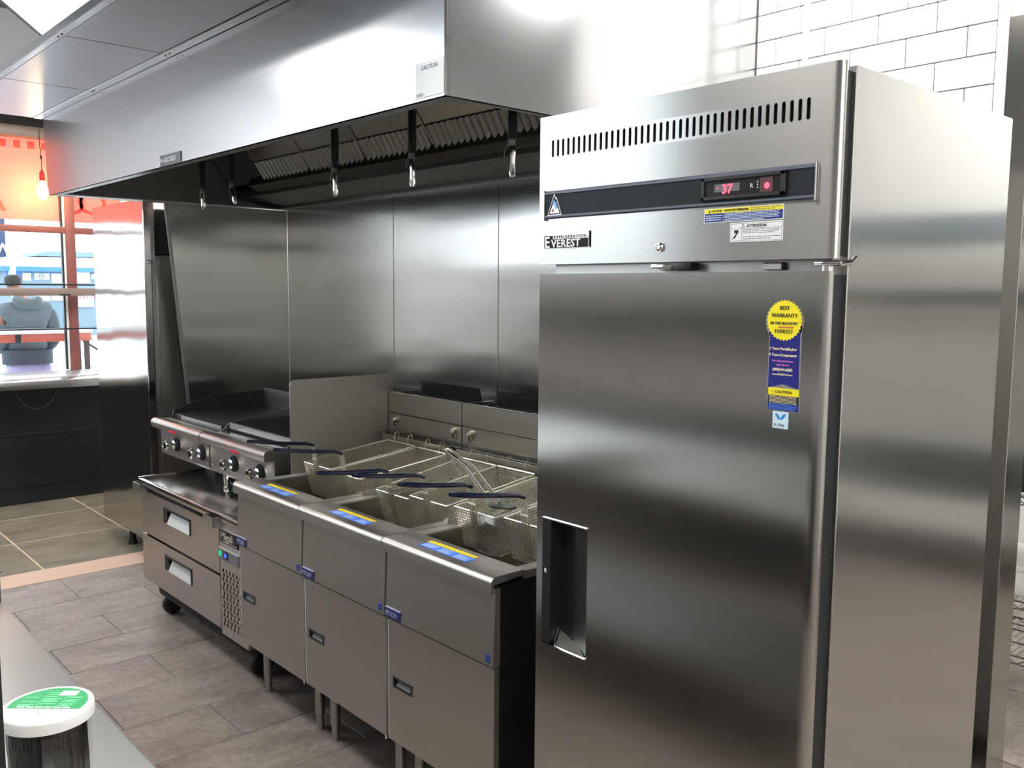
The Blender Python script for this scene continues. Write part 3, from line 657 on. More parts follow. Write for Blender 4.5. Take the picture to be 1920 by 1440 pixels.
part('fine_print', 'ink_pale', s3, lambda m: printlines(m, 2.279, 2.335, 1.3602, 1.3742, 6, FY - .0010, .34))
part('fine_print', 'sticker_lightblue', s3, lambda m: printlines(m, 2.279, 2.335, 1.3488, 1.3598, 4, FY - .0010, .5))
s4 = part('refrigerant_sticker', 'sticker_paleblue', fr, lambda m: m.rbox(2.2870, 2.3185, FY - .0008, FY, 1.3150, 1.3455, r=.0003, seg=1))
part('wing_mark', 'sticker_sky', s4, lambda m: (m.prism([(2.3025, 1.3300), (2.2960, 1.3335), (2.2925, 1.3390), (2.2925, 1.3430), (2.2985, 1.3400), (2.3025, 1.3340)], FY - .0010, FY - .0008, 'Y'), m.prism([(2.3032, 1.3300), (2.3097, 1.3335), (2.3132, 1.3390), (2.3132, 1.3430), (2.3072, 1.3400), (2.3032, 1.3340)], FY - .0010, FY - .0008, 'Y')))
text('lettering', 'R 134a', .0072, (2.2905, FY - .0010, 1.3190), '-Y', 'ink_grey', s4, .0)
for x in (1.73, 2.33):
    for y in (.12, .68):
        part('caster', 'rubber', fr, lambda m: (m.lathe([(.045, x - .015), (.05, x - .01), (.05, x + .01), (.045, x + .015)], (0, y, .05), 'X', 16), m.box(x - .03, x + .03, y - .03, y + .03, .098, .13)))

# ================================================================== FRYERS
FP = .4985
def make_fryer():
    x0, x1 = 0., FP
    f = thing('deep_fryer', 'x', 'fryer', (0, 0, 0), 'gas floor fryers in a row')
    # deck with rolled nose
    dk = [(.113, .834), (.018, .834)]
    for k in range(1, 7):
        a = math.pi / 2 * k / 6; dk.append((.018 - .018 * math.sin(a), .834 - .018 * (1 - math.cos(a))))
    dk += [(.001, .792), (.006, .790), (.010, .812), (.113, .820)]
    part('front_deck', 'steel_fryer', f, lambda m: m.prism(dk, x0 + .0012, x1 - .0012, 'X'), smooth=24)
    part('control_panel', 'steel_fryer', f, lambda m: m.prism([(.020, .800), (.012, .593), (.016, .590), (.036, .592), (.036, .800)], x0 + .004, x1 - .006, 'X'))
    part('cabinet', 'black_enamel', f, lambda m: (m.box(x0 + .006, x0 + .012, .038, .690, .205, .806), m.box(x1 - .012, x1 - .006, .038, .690, .205, .806), m.box(x0 + .012, x1 - .012, .038, .690, .205, .590), m.box(x0 + .012, x1 - .012, .038, .044, .59, .79), m.box(x0 + .006, x1 - .006, .69, .86, .205, .95)))
    d = part('door', 'steel_fryer', f, lambda m: (m.box(x0 + .010, x0 + .035, .018, .036, .214, .586), m.box(x0 + .128, x1 - .008, .018, .036, .214, .586), m.box(x0 + .035, x0 + .128, .018, .036, .214, .385), m.box(x0 + .035, x0 + .128, .018, .036, .417, .586)))
    part('door_edge', 'white_paint', d, lambda m: m.box(x0 + .0085, x0 + .0098, .0175, .036, .214, .584))
    part('door_handle', 'black_plastic', d, lambda m: (m.box(x0 + .0345, x0 + .1285, .0155, .020, .411, .4175), m.box(x0 + .0345, x0 + .1285, .0155, .020, .3845, .3905), m.box(x0 + .0345, x0 + .040, .0155, .020, .3905, .411), m.box(x0 + .123, x0 + .1285, .0155, .020, .3905, .411), m.box(x0 + .036, x0 + .127, .034, .0362, .386, .416)))
    part('handle_scoop', 'scoop_grey', d, lambda m: m.prism([(.034, .411), (.034, .3905), (.019, .3905), (.024, .398)], x0 + .048, x0 + .122, 'X'))
    part('door_pivot', 'wire', f, lambda m: m.tube([(x1 - .012, .020, .205), (x1 - .004, .016, .208), (x1 - .004, .016, .220)], .003, 6))
    for lx in (.052, FP - .052):
        for ly in (.103, .72):
            part('leg', 'steel_plain', f, lambda m: m.lathe([(.0175, .215), (.0175, .058), (.0135, .050), (.0135, .004), (.012, 0)], (x0 + lx, ly, 0), seg=12))
    # vat: open tank with sloping front cool zone
    tx0, tx1, ty0, ty1 = x0 + .050, x1 - .046, .115, .612
    part('tank', 'steel_warm', f, lambda m: (
        m.box(tx0 - .004, tx0, ty0, ty1, .60, .826), m.box(tx1, tx1 + .004, ty0, ty1, .60, .826), m.box(tx0, tx1, ty1, ty1 + .004, .60, .826), m.box(tx0, tx1, ty0 - .001, ty0 + .003, .60, .826),
        m.box(tx0, tx1, ty0, ty1, .596, .600), m.add([(tx0, ty0 + .003, .80), (tx1, ty0 + .003, .80), (tx1, ty0 + .05, .66), (tx0, ty0 + .05, .66)], [(0, 1, 2, 3)])))
    part('tank_rim', 'steel_fryer', f, lambda m: (m.box(x0 + .002, tx0 - .004, .113, .64, .808, .829), m.box(tx1 + .004, x1 - .002, .113, .64, .808, .829), m.box(tx0 - .004, tx1 + .004, ty1 + .004, .66, .808, .829)))
    part('drain_apron', 'steel_warm', f, lambda m: m.prism([(.640, .829), (.700, .925), (.700, .80), (.640, .80)], x0 + .003, x1 - .003, 'X'))
    part('backsplash', 'steel_warm', f, lambda m: (m.rbox(x0 + .003, x1 - .003, .700, .732, .92, 1.0355, r=.002, seg=1),))
    part('flue_panel', 'steel_warm', f, lambda m: (m.rbox(x0 + .003, x1 - .003, .700, .715, 1.0385, 1.125, r=.002, seg=1), m.box(x0 + .003, x0 + .006, .715, .86, 1.0385, 1.122), m.box(x1 - .006, x1 - .003, .715, .86, 1.0385, 1.122)))
    part('flue_opening', 'black_matt', f, lambda m: m.box(x0 + .006, x1 - .006, .716, .86, .95, 1.108))
    part('flue_deflector', 'steel_dark', f, lambda m: m.prism([(.852, 1.05), (.830, 1.165), (.834, 1.167), (.858, 1.05)], x0 + .05, x1 - .05, 'X'))
    for bx in (.12, .25, .38): part('flue_screw', 'black_plastic', f, lambda m: m.lathe([(.006, 1.108), (.006, 1.126)], (x0 + bx, .725, 0), seg=8))
    hb = part('basket_hanger', 'steel_warm', f, lambda m: (m.box(x0 + .03, x1 - .012, .648, .652, .930, .957), m.box(x0 + .03, x1 - .012, .652, .672, .930, .934)))
    part('hanger_slot', 'black_matt', hb, lambda m: m.box(x0 + .05, x1 - .03, .655, .699, .934, .938))
    for bx in (.058, .456):
        k = part('lock_knob', 'wire', f, lambda m: (m.lathe([(.0115, .700), (.0115, .686), (.0080, .681)], (x0 + bx, 0, 1.013), 'Y', 12),))
        part('knob_stem', 'black_plastic', k, lambda m: m.tube([(x0 + bx, .692, 1.006), (x0 + bx - .001, .690, .992), (x0 + bx + .002, .694, .984)], .003, 6))
    bz = part('maker_badge', 'badge_blue', f, lambda m: m.rbox(x0 + .004, x0 + .080, .0085, .0145, .594, .6235, r=.001, seg=1))
    text('lettering', 'PITCO', .0200, (x0 + .009, .0078, .6015), '-Y', 'badge_letter', bz, .012, ext=.0008)
    part('badge_edge', 'badge_letter', bz, lambda m: m.box(x0 + .005, x0 + .0805, .0088, .0144, .6235, .6255))
    part('blue_tag', 'tag_blue', f, lambda m: m.box(x0 + .464, x0 + .479, .0105, .0125, .602, .6235))
    ws = part('warning_label', 'sticker_blue', f, lambda m: m.box(x0 + .135, x0 + .352, .036, .072, .834, .8345))
    part('label_stripe', 'sticker_yellow', ws, lambda m: m.box(x0 + .128, x0 + .340, .076, .091, .834, .8347))
    for q in range(3): part('label_block', 'sticker_lightblue', ws, lambda m: m.box(x0 + .139 + q * .072, x0 + .205 + q * .072, .040 - .002 * q, .0715, .8345, .8349))
    def pl2(m):
        rr = random.Random(5)
        for q in range(3):
            for r_ in range(4):
                m.box(x0 + .143 + q * .072, x0 + .143 + q * .072 + .03 + .028 * rr.random(), .043 + r_ * .007, .0448 + r_ * .007, .8349, .8350)
    part('fine_print', 'sticker_white', ws, pl2)
    def pl3(m):
        rr = random.Random(6); x = x0 + .135
        while x < x0 + .332:
            w = .004 + .008 * rr.random(); m.box(x, x + w, .082, .0852, .8347, .8349); x += w + .003
    part('stripe_print', 'ink_orange', ws, pl3)
    return f
proto = make_fryer()
flabels = ['stainless floor fryer beside the drawer unit, leftmost of three', 'stainless floor fryer in the middle of three', 'stainless floor fryer next to the refrigerator with its black side showing']
fryers = []
for k in range(3):
    f = proto if k == 0 else copy_tree(proto)
    f.location = (FP * k, 0, 0); f['label'] = flabels[k]; fryers.append(f)

# ---- fry baskets
def wires(mb, a, b, r):
    a, b = Vector(a), Vector(b); d = (b - a).normalized(); u = Vector((0, 0, 1)) if abs(d.z) < .8 else Vector((1, 0, 0)); p = d.cross(u).normalized() * r; q = d.cross(p).normalized() * r
    vs = [a + p + q, a - p + q, a - p - q, a + p - q, b + p + q, b - p + q, b - p - q, b + p - q]
    mb.add(vs, [(0, 1, 5, 4), (1, 2, 6, 5), (2, 3, 7, 6), (3, 0, 4, 7)])
def make_basket():
    """local frame: origin at back top centre, +Y to the back wall, basket length .385 to the front"""
    b = bpy.data.objects.new('fry_basket', None); COL.objects.link(b); ROOT[b.name] = Vector()
    hw, ln, dp, tp = .098, .385, .125, .012      # half width, length, depth, taper
    def P(u, s, d):      # u -1..1 across, s 0 back..1 front, d 0 top..1 bottom
        return (u * (hw - tp * d), -s * ln + (s - .5) * 2 * tp * d, -d * dp)
    part('rim', 'wire', b, lambda m: m.tube([P(-1, .02, 0), P(-.96, 0, 0), P(.96, 0, 0), P(1, .02, 0), P(1, .98, 0), P(.96, 1, 0), P(-.96, 1, 0), P(-1, .98, 0)], .0030, 6, closed=True))
    def mesh(m):
        r = .0011; pit = .0088
        nd = int(dp / pit); nu = int(2 * hw / pit); nl = int(ln / pit)
        for i in range(1, nd + 1):
            d = i / nd; ring = [P(-1, 0, d), P(1, 0, d), P(1, 1, d), P(-1, 1, d)]
            for q in range(4): wires(m, ring[q], ring[(q + 1) % 4], r)
        for i in range(nu + 1):
            u = -1 + 2 * i / nu
            wires(m, P(u, 0, 0), P(u, 0, 1), r); wires(m, P(u, 1, 0), P(u, 1, 1), r); wires(m, P(u, 0, 1), P(u, 1, 1), r)
        for i in range(nl + 1):
            s = i / nl
            wires(m, P(-1, s, 0), P(-1, s, 1), r); wires(m, P(1, s, 0), P(1, s, 1), r); wires(m, P(-1, s, 1), P(1, s, 1), r)
    part('wire_mesh', 'wire', b, mesh, smooth=0, kind='stuff')
    part('bottom_frame', 'wire', b, lambda m: m.tube([P(-1, 0, 1), P(1, 0, 1), P(1, 1, 1), P(-1, 1, 1)], .0022, 6, closed=True))
    fy = -ln
    def sup(m):
        for x in (-.0135, -.0045, .0045, .0135):
            m.tube([(x, fy + tp - .004, -dp), (x, fy - .004, -.02), (x, fy - .005, .06), (x, fy - .008, .081)], .0024, 6)
        for z in (-.100, .028): m.box(-.017, .017, fy - .0075 + (tp * -z / dp if z < 0 else 0), fy - .0045 + (tp * -z / dp if z < 0 else 0), z - .003, z + .003)
    part('front_support', 'wire', b, sup)
    hx = .0075
    part('handle', 'blue_vinyl', b, lambda m: m.tube([(-hx, fy - .006, .080), (-hx, fy - .03, .092), (-hx * 1.0, fy - .15, .122), (-hx * 1.9, fy - .210, .139), (-hx * 1.5, fy - .245, .150), (0, fy - .257, .153), (hx * 1.5, fy - .245, .150), (hx * 1.9, fy - .210, .139), (hx * 1.0, fy - .15, .122), (hx, fy - .03, .092), (hx, fy - .006, .080)], .0055, 8))
    for sx in (-1, 1):
        part('hook', 'wire', b, lambda m: m.tube([(sx * .047, 0, -.02), (sx * .047, .002, .012), (sx * .047, .010, .034), (sx * .047, .020, .038), (sx * .047, .026, .030), (sx * .047, .026, .016)], .0030, 6))
    return b
bproto = make_basket()
tilt = math.asin(.045 / .385)
blabels = ['wire fry basket in the leftmost fryer, nearer the splash divider', 'wire fry basket in the leftmost fryer, on its right half', 'wire fry basket in the middle fryer, on its left half', 'wire fry basket in the middle fryer, on its right half',
           'wire fry basket in the rightmost fryer, wrapped in clear film at one corner', 'wire fry basket in the rightmost fryer, half hidden by the refrigerator']
bpos = [(.196, .628, .938, 0, 0), (.409, .626, .936, -.008, 0), (.690, .628, .935, .0, .05), (.892, .627, .936, .004, .012), (1.130, .628, .940, 0, 0), (1.362, .627, .946, .0, -.01)]
for k, (x, y, z, dy, tl2) in enumerate(bpos):
    b = bproto if k == 0 else copy_tree(bproto)
    b.location = (x, y, z); b.rotation_euler = (tilt + tl2, 0, dy * 2)
    b['label'] = blabels[k]; b['category'] = 'basket'; b['group'] = 'wire fry baskets'
wrp = part('plastic_film', 'plastic_wrap', None, lambda m: m.prism([(1.150, .238), (1.162, .232), (1.205, .229), (1.234, .231), (1.240, .238), (1.241, .30), (1.238, .36), (1.231, .36), (1.234, .30), (1.232, .243), (1.205, .236), (1.160, .240)], .785, .900, 'Z'))
tag(wrp, 'clear plastic film wrapped around a corner of a fry basket', 'plastic film')
sk = thing('fry_skimmer', 'long chrome skimmer lying diagonally across the fry baskets', 'skimmer', (.98, .33, .95))
for o2 in (-.013, .013):
    part('rod', 'wire', sk, lambda m: m.tube([(.585 + o2 * .48, .560 + o2 * .87, .972), (1.01 + o2 * .48, .325 + o2 * .87, 1.000), (1.335 + o2 * .48, .150 + o2 * .87, .975)], .0058, 10))
part('scoop', 'olive_mesh', sk, lambda m: m.prism([(1.325, .135), (1.350, .170), (1.395, .175), (1.392, .150), (1.345, .128)], .965, .972, 'Z'))
part('end_clip', 'wire', sk, lambda m: m.tube([(.570, .555, .968), (.578, .572, .972), (.596, .575, .972)], .0042, 6))
# splash divider
def rrect(y0, y1, z0, z1, r, n=6):
    pts = []
    for cy, cz, a0 in ((y1 - r, z1 - r, 0), (y0 + r, z1 - r, 90), (y0 + r, z0 + r, 180), (y1 - r, z0 + r, 270)):
        for k in range(n + 1): a = math.radians(a0 + 90 * k / n); pts.append((cy + r * math.cos(a), cz + r * math.sin(a)))
    return pts
dv = part('splash_divider', 'steel_fryer', None, lambda m: m.prism(rrect(.243, .722, .800, 1.200, .022), -.004, .0, 'X'))
tag(dv, 'plain upright steel splash plate between the charbroiler and the fryers', 'splash guard')

# ================================================================== CHEF BASE
CX0, CX1, CY, CZT = -1.145, -.020, .06, .655
ch = thing('refrigerated_base', 'low two-drawer stainless refrigerated base carrying the griddle and charbroiler', 'chef base', (-.58, .45, 0))
part('body', 'steel_chef', ch, lambda m: m.box(CX0 + .004, CX1, CY + .03, .86, .165, .600))
part('top', 'steel_top', ch, lambda m: (m.rbox(CX0, CX1, CY - .012, .87, .624, .650, r=.004), m.box(CX0, CX0 + .012, CY - .012, .87, .648, .660), m.rbox(CX0, CX1, CY - .012, CY + .004, .640, .6555, r=.003, seg=1)))
part('drawer_gap', 'black_matt', ch, lambda m: m.box(CX0 + .01, -.272, CY + .02, CY + .032, .17, .622))
vx0 = -.266
for z0, z1 in ((.398, .600), (.168, .386)):
    zc = (z0 + z1) / 2 + (.028 if z0 > .3 else .030)
    ax0, ax1, az0, az1 = -.855, -.566, zc - .030, zc + .034
    d = part('drawer', 'steel_chef', ch, lambda m: (m.box(CX0 + .003, ax0, CY, CY + .022, z0, z1), m.box(ax1, vx0 - .006, CY, CY + .022, z0, z1), m.box(ax0, ax1, CY, CY + .022, z0, az0), m.box(ax0, ax1, CY, CY + .022, az1, z1)))
    hb = part('handle_recess', 'black_plastic', d, lambda m: (m.box(ax0, ax1, CY + .020, CY + .0225, az0, az1), m.box(ax0 - .006, ax1 + .006, CY - .003, CY + .001, az1 - .006, az1 + .004), m.box(ax1 - .004, ax1 + .006, CY - .003, CY + .001, az0 - .004, az1), m.box(ax0 - .006, ax0 + .003, CY - .003, CY + .001, az0 - .004, az1)))
    part('pull_lip', 'pull_grey', d, lambda m: m.prism([(CY - .002, az0 - .004), (CY + .0195, az0 + .047), (CY + .0195, az0 - .004)], ax0 + .03, ax1 - .006, 'X'))
vp = MB()
vp.box(vx0, CX1 - .002, CY, CY + .02, .435, .620); vp.box(vx0, CX1 - .002, CY, CY + .02, .150, .182)
cols, rows = 6, 13; cw = (-.065 - (-.252)) / cols; rh = (.430 - .187) / rows
vp.box(vx0, -.252, CY, CY + .02, .182, .435); vp.box(-.065, CX1 - .002, CY, CY + .02, .182, .435)
vp.box(-.252, -.065, CY, CY + .02, .430, .435); vp.box(-.252, -.065, CY, CY + .02, .182, .187)
for i in range(cols):
    for j in range(rows):
        a = -.252 + i * cw; z = .187 + j * rh; sh_ = (.004 if j % 2 else -.004)
        vp.holecell(a, a + cw, z, z + rh, capsule(a + cw / 2 + sh_, z + rh / 2, .0080, .0089, 4), CY, .005)
vg = obj('vent_panel', vp, 'steel_chef', ch, smooth=0)
part('vent_cavity', 'black_matt', vg, lambda m: m.box(-.252, -.065, CY + .006, CY + .019, .187, .430))
bg2 = part('maker_badge', 'plate_dark', ch, lambda m: m.rbox(-.252, -.088, CY - .005, CY, .538, .592, r=.001, seg=1))
part('badge_rim', 'silver_letter', bg2, lambda m: (m.box(-.253, -.087, CY - .0055, CY - .001, .592, .594), m.box(-.253, -.251, CY - .0055, CY - .001, .538, .592)))
text('lettering', 'Migali', .046, (-.243, CY - .0054, .553), '-Y', 'silver_letter', bg2, .012, sx=1.05)
part('underline', 'silver_letter', bg2, lambda m: m.box(-.235, -.100, CY - .0056, CY - .005, .544, .547))
ct = part('thermostat', 'ink_grey', ch, lambda m: m.rbox(-.258, -.076, CY - .010, CY, .470, .515, r=.002, seg=1))
part('bezel_top', 'silver_letter', ct, lambda m: m.box(-.258, -.076, CY - .0105, CY - .002, .5135, .518))
part('power_lamp', 'led_green', ct, lambda m: m.lathe([(.014, CY - .0125), (.012, CY - .0098)], (-.238, 0, .494), 'Y', 14))
part('display', 'plate_dark', ct, lambda m: m.box(-.212, -.165, CY - .0108, CY - .010, .478, .508))
text('digits', '38', .022, (-.204, CY - .0112, .485), '-Y', 'led_blue', ct, .02)
for x in (CX0 - .002, -.340):
    part('corner_bumper', 'steel_plain', ch, lambda m: (m.box(x, x + .09, CY - .036, CY - .033, .598, .640), m.box(x, x + .003, CY - .034, CY + .0, .598, .640), m.box(x + .087, x + .09, CY - .034, CY + .0, .598, .640)))
for x in (CX0 + .12, -.10):
    for y in (.15, .78):
        part('caster', 'rubber', ch, lambda m: (m.lathe([(.042, x - .016), (.048, x - .010), (.048, x + .010), (.042, x + .016)], (0, y, .048), 'X', 18), m.box(x - .024, x - .019, y - .02, y + .02, .05, .165), m.box(x + .019, x + .024, y - .02, y + .02, .05, .165)))
part('shadow_pan', 'black_matt', ch, lambda m: m.rbox(CX0 + .05, CX1 - .03, CY + .045, .84, .085, .1645, r=.02))  # black block standing in for the deep shade under the base

# ================================================================== GRIDDLE + CHARBROILER
def knob(t, x, z, y):
    k = part('knob', 'chrome', t, lambda m: m.lathe([(.020, y - .006), (.021, y - .018), (.013, y - .024), (.014, y - .034), (.021, y - .040), (.022, y - .054), (.016, y - .060), (.004, y - .061)], (x, 0, z), 'Y', 18))
    part('knob_wings', 'chrome', k, lambda m: [m.rbox(x + math.cos(a) * .020 - .006, x + math.cos(a) * .020 + .006, y - .058, y - .040, z + math.sin(a) * .020 - .006, z + math.sin(a) * .020 + .006, r=.0025) for a in (.5, 1.55, 2.6, 3.65, 4.7, 5.75)])
    part('knob_bezel', 'black_matt', k, lambda m: m.lathe([(.036, y + .001), (.036, y - .004), (.032, y - .008), (.002, y - .008)], (x, 0, z), 'Y', 22))
def make_burner(name, label, cat, x0, x1, kxs, legs):
    t = thing(name, label, cat, ((x0 + x1) / 2, .5, CZT))
    part('control_panel', 'steel_chef', t, lambda m: m.prism([(.250, .865), (.250, .730), (.262, .717), (.29, .717), (.29, .865)], x0 + .002, x1 - .002, 'X'))
    part('body', 'steel_plain', t, lambda m: m.box(x0 + .003, x1 - .003, .285, .83, .735, .880))
    lipp = [(.305, .893), (.225, .903)]
    for k in range(1, 8):
        a = math.pi * .62 * k / 7; lipp.append((.225 - .024 * math.sin(a), .880 + .023 * math.cos(a)))
    lipp += [(.206, .858), (.250, .856), (.305, .870)]
    part('front_rail', 'steel_chef', t, lambda m: m.prism(lipp, x0, x1 - .004, 'X'), smooth=40)
    part('rail_end', 'steel_plain', t, lambda m: m.prism(lipp, x1 - .004, x1, 'X'))
    for x in kxs: knob(t, x, .790, .250)
    for x, y in legs:
            part('leg', 'chrome', t, lambda m: m.lathe([(.016, .735), (.016, .700), (.013, .690), (.012, .664), (.016, .660), (.016, .651)], (x, y, 0), seg=12))
    for x in (x0 + .02, x1 - .02): part('screw', 'chrome', t, lambda m: m.lathe([(.004, .250), (.003, .247)], (x, 0, .752), 'Y', 8))
    return t
GX0, GX1, BX0, BX1 = -1.378, -.790, -.782, -.150
gr = make_burner('griddle', 'stainless countertop griddle with two chrome knobs, left of the charbroiler', 'griddle', GX0, GX1, (-1.172, -.872), ((-1.10, .40), (-.86, .42), (-1.10, .78), (-.86, .78)))
part('griddle_plate', 'griddle_iron', gr, lambda m: m.rbox(GX0 + .012, GX1 - .006, .315, .81, .885, .918, r=.002, seg=1))
part('plate_front_edge', 'steel_plain', gr, lambda m: m.box(GX0 + .11, GX1 - .006, .3125, .3148, .892, .917))
part('splash_guard', 'griddle_iron', gr, lambda m: (m.prism([(.30, .88), (.315, .935), (.52, .995), (.83, 1.005), (.83, .88)], GX0 + .006, GX0 + .012, 'X'),))
part('rear_guard', 'steel_plain', gr, lambda m: m.box(GX0 + .006, GX1 - .004, .81, .83, .88, 1.012))
part('grease_trough', 'black_iron', gr, lambda m: m.box(GX0 + .02, GX1 - .01, .290, .312, .885, .896))
rt = part('red_tag', 'tag_red', gr, lambda m: m.box(-1.158, -1.068, .2035, .2055, .858, .877))
bl = make_burner('charbroiler', 'stainless countertop charbroiler with black grates and two chrome knobs', 'charbroiler', BX0, BX1, (-.530, -.279), ((-.667, .275), (-.22, .275), (-.667, .78), (-.22, .78)))
for k in range(26):
    x = BX0 + .035 + k * (BX1 - BX0 - .07) / 25
    part('grate_bar', 'black_iron', bl, lambda m: m.prism([(x - .0065, .925), (x + .0065, .925), (x + .0045, .940), (x - .0045, .940)], .345, .80, 'Y'))
part('grate_front', 'steel_plain', bl, lambda m: m.box(BX0 + .025, BX1 - .02, .335, .345, .905, .938))
part('grate_teeth', 'black_iron', bl, lambda m: [m.box(BX0 + .03 + k * .0115, BX0 + .036 + k * .0115, .332, .3352, .905, .911) for k in range(50)])
part('firebox', 'black_iron', bl, lambda m: m.box(BX0 + .02, BX1 - .015, .346, .81, .88, .905))
part('splash_guard', 'steel_plain', bl, lambda m: (m.prism([(.31, .88), (.31, .905), (.345, .935), (.83, 1.00), (.83, .88)], BX0 + .003, BX0 + .008, 'X'), m.prism([(.31, .88), (.31, .905), (.345, .935), (.83, 1.00), (.83, .88)], BX1 - .012, BX1 - .007, 'X'), m.box(BX0 + .003, BX1 - .007, .81, .83, .88, 1.025)))
part('grease_tray', 'steel_top', bl, lambda m: m.box(BX0 + .02, BX1 - .02, .285, .335, .896, .901))
part('red_tag', 'tag_red', bl, lambda m: m.box(-.464, -.388, .2035, .2055, .858, .880))
part('gas_hose', 'black_plastic', bl, lambda m: m.tube([(BX0 - .02, .33, .70), (BX0 + .03, .32, .672), (BX0 + .12, .31, .662), (BX0 + .22, .33, .675), (BX0 + .26, .40, .69)], .009, 8))

# ================================================================== TALL UNIT AT THE LEFT
tu = thing('reach_in_cabinet', 'tall stainless reach-in cabinet left of the cook line, reflecting the street window', 'refrigerator', (-2.26, .7, 0))
part('front', 'steel_polished', tu, lambda m: m.rbox(-2.68, -1.834, .36, .399, .115, 2.030, r=.003, seg=1))
part('header_return', 'steel_plain', tu, lambda m: m.box(-1.86, -1.838, .392, .42, 1.70, 2.02))
part('body', 'steel_plain', tu, lambda m: m.box(-2.67, -1.835, .40, 1.08, .115, 1.700))
part('side_seam', 'chrome', tu, lambda m: m.box(-1.8355, -1.8335, .424, .427, .12, 1.698))
part('top_flange', 'steel_plain', tu, lambda m: m.box(-2.6, -1.833, .445, 1.06, 1.700, 1.728))
part('compressor_housing', 'black_matt', tu, lambda m: m.rbox(-2.62, -1.86, .43, 1.0, 1.728, 1.985, r=.02))
part('hinge', 'chrome', tu, lambda m: m.rbox(-1.856, -1.832, .376, .408, 1.682, 1.704, r=.004))
for x in (-2.35, -1.90):
    for y in (.42, 1.0): part('leg', 'black_plastic', tu, lambda m: m.lathe([(.02, .12), (.02, .03), (.028, .012), (.028, 0)], (x, y, 0), seg=12))

# ================================================================== SERVICE COUNTER UNDER THE STREET WINDOW
sc = thing('service_counter', 'long stainless service counter with black front under the street window', 'counter', (-4.15, -.6, 0))
part('counter_top', 'steel_top', sc, lambda m: m.rbox(-4.49, -3.75, -2.6, 1.10, .832, .890, r=.004))
part('inset_board', 'steel_plain', sc, lambda m: m.rbox(-4.46, -3.97, .06, 1.08, .888, .896, r=.004))
part('front_panel', 'black_panel', sc, lambda m: m.box(-4.49, -3.90, -2.6, 1.10, .11, .832))
part('kick_panel', 'black_panel', sc, lambda m: m.box(-4.45, -3.875, -2.6, 1.10, 0, .108))
part('panel_rail', 'black_plastic', sc, lambda m: m.box(-3.90, -3.893, -2.6, 1.10, .492, .505))
cb = part('hanging_cable', 'cord_black', None, lambda m: m.tube([(-3.80, .135, .827), (-3.80, .150, .79), (-3.80, .20, .72), (-3.80, .25, .693), (-3.80, .29, .687), (-3.80, .33, .697), (-3.80, .37, .73), (-3.80, .41, .79), (-3.80, .425, .827)], .004, 6))
tag(cb, 'thin loop of cable hanging below the service counter edge', 'cable')
sr = thing('sneeze_rail', 'pale horizontal metal rail in front of the street window', 'rail', (-4.3, -.6, .89))
part('bar', 'rail_beige', sr, lambda m: m.rbox(-4.33, -4.27, -1.0, 1.12, 1.482, 1.540, r=.003))
part('label_plate', 'black_plastic', sr, lambda m: m.box(-4.269, -4.267, .585, .665, 1.484, 1.496))
for y in (-.95, 1.105): part('post', 'steel_plain', sr, lambda m: m.tube([(-4.30, y, .897), (-4.30, y, 1.49)], .012, 8))
# salmon banner behind the upper panes
bn = thing('banner', 'translucent salmon-red banner with large letters across the upper window', 'banner', (-4.56, -.5, 2.06))
part('sheet', 'banner_salmon', bn, lambda m: m.box(-4.548, -4.545, -.95, 1.16, 2.06, 2.68), smooth=0)
for k in range(10):
    y = .63 - k * .098
    part('square_print', 'banner_letter', bn, lambda m: m.box(-4.5448, -4.5442, y - .0 - .05, y, 2.60, 2.655), smooth=0)
for s_, y in (('A', .315), ('U', .89), ('O', 1.06), ('D', .07)):
    text('lettering', s_, .30, (-4.5444, y, 2.12), '+X', 'banner_letter', bn, 0, ext=.0005, sx=-1.)
# pendant lamp
pd = thing('pendant_lamp', 'glowing bulb on a red socket hanging by a dark cord at the window', 'pendant lamp', (-4.3, .51, 2.2))
part('cord', 'cord_black', pd, lambda m: m.tube([(-4.30, .503, 2.75), (-4.30, .506, 2.60), (-4.30, .513, 2.50), (-4.30, .512, 2.42)], .003, 6))
part('cord_clip', 'cord_black', pd, lambda m: m.rbox(-4.306, -4.294, .504, .518, 2.50, 2.525, r=.002))
part('socket', 'pend_red', pd, lambda m: m.lathe([(.004, 2.43), (.006, 2.415), (.017, 2.40), (.019, 2.36), (.018, 2.338)], (-4.30, .512, 0), seg=14))
part('bulb', 'bulb', pd, lambda m: m.lathe([(.013, 2.34), (.018, 2.32), (.034, 2.285), (.040, 2.255), (.034, 2.225), (.018, 2.208), (.003, 2.203)], (-4.30, .512, 0), seg=18), smooth=60)

# ================================================================== STREET OUTSIDE
gd = struct(box('street_ground', 'concrete', None, -60, -4.62, -25, 40, -.16, -.10)); 
part('road', 'asphalt', gd, lambda m: m.box(-29.0, -11.0, -25, 40, -.10, -.095))
part('curb', 'kiosk_grey', gd, lambda m: m.box(-29.2, -29.0, -25, 40, -.1, .10))
struct(box('yard_ground', 'concrete', None, -12, 12, -40, -3.3, -.16, -.10))
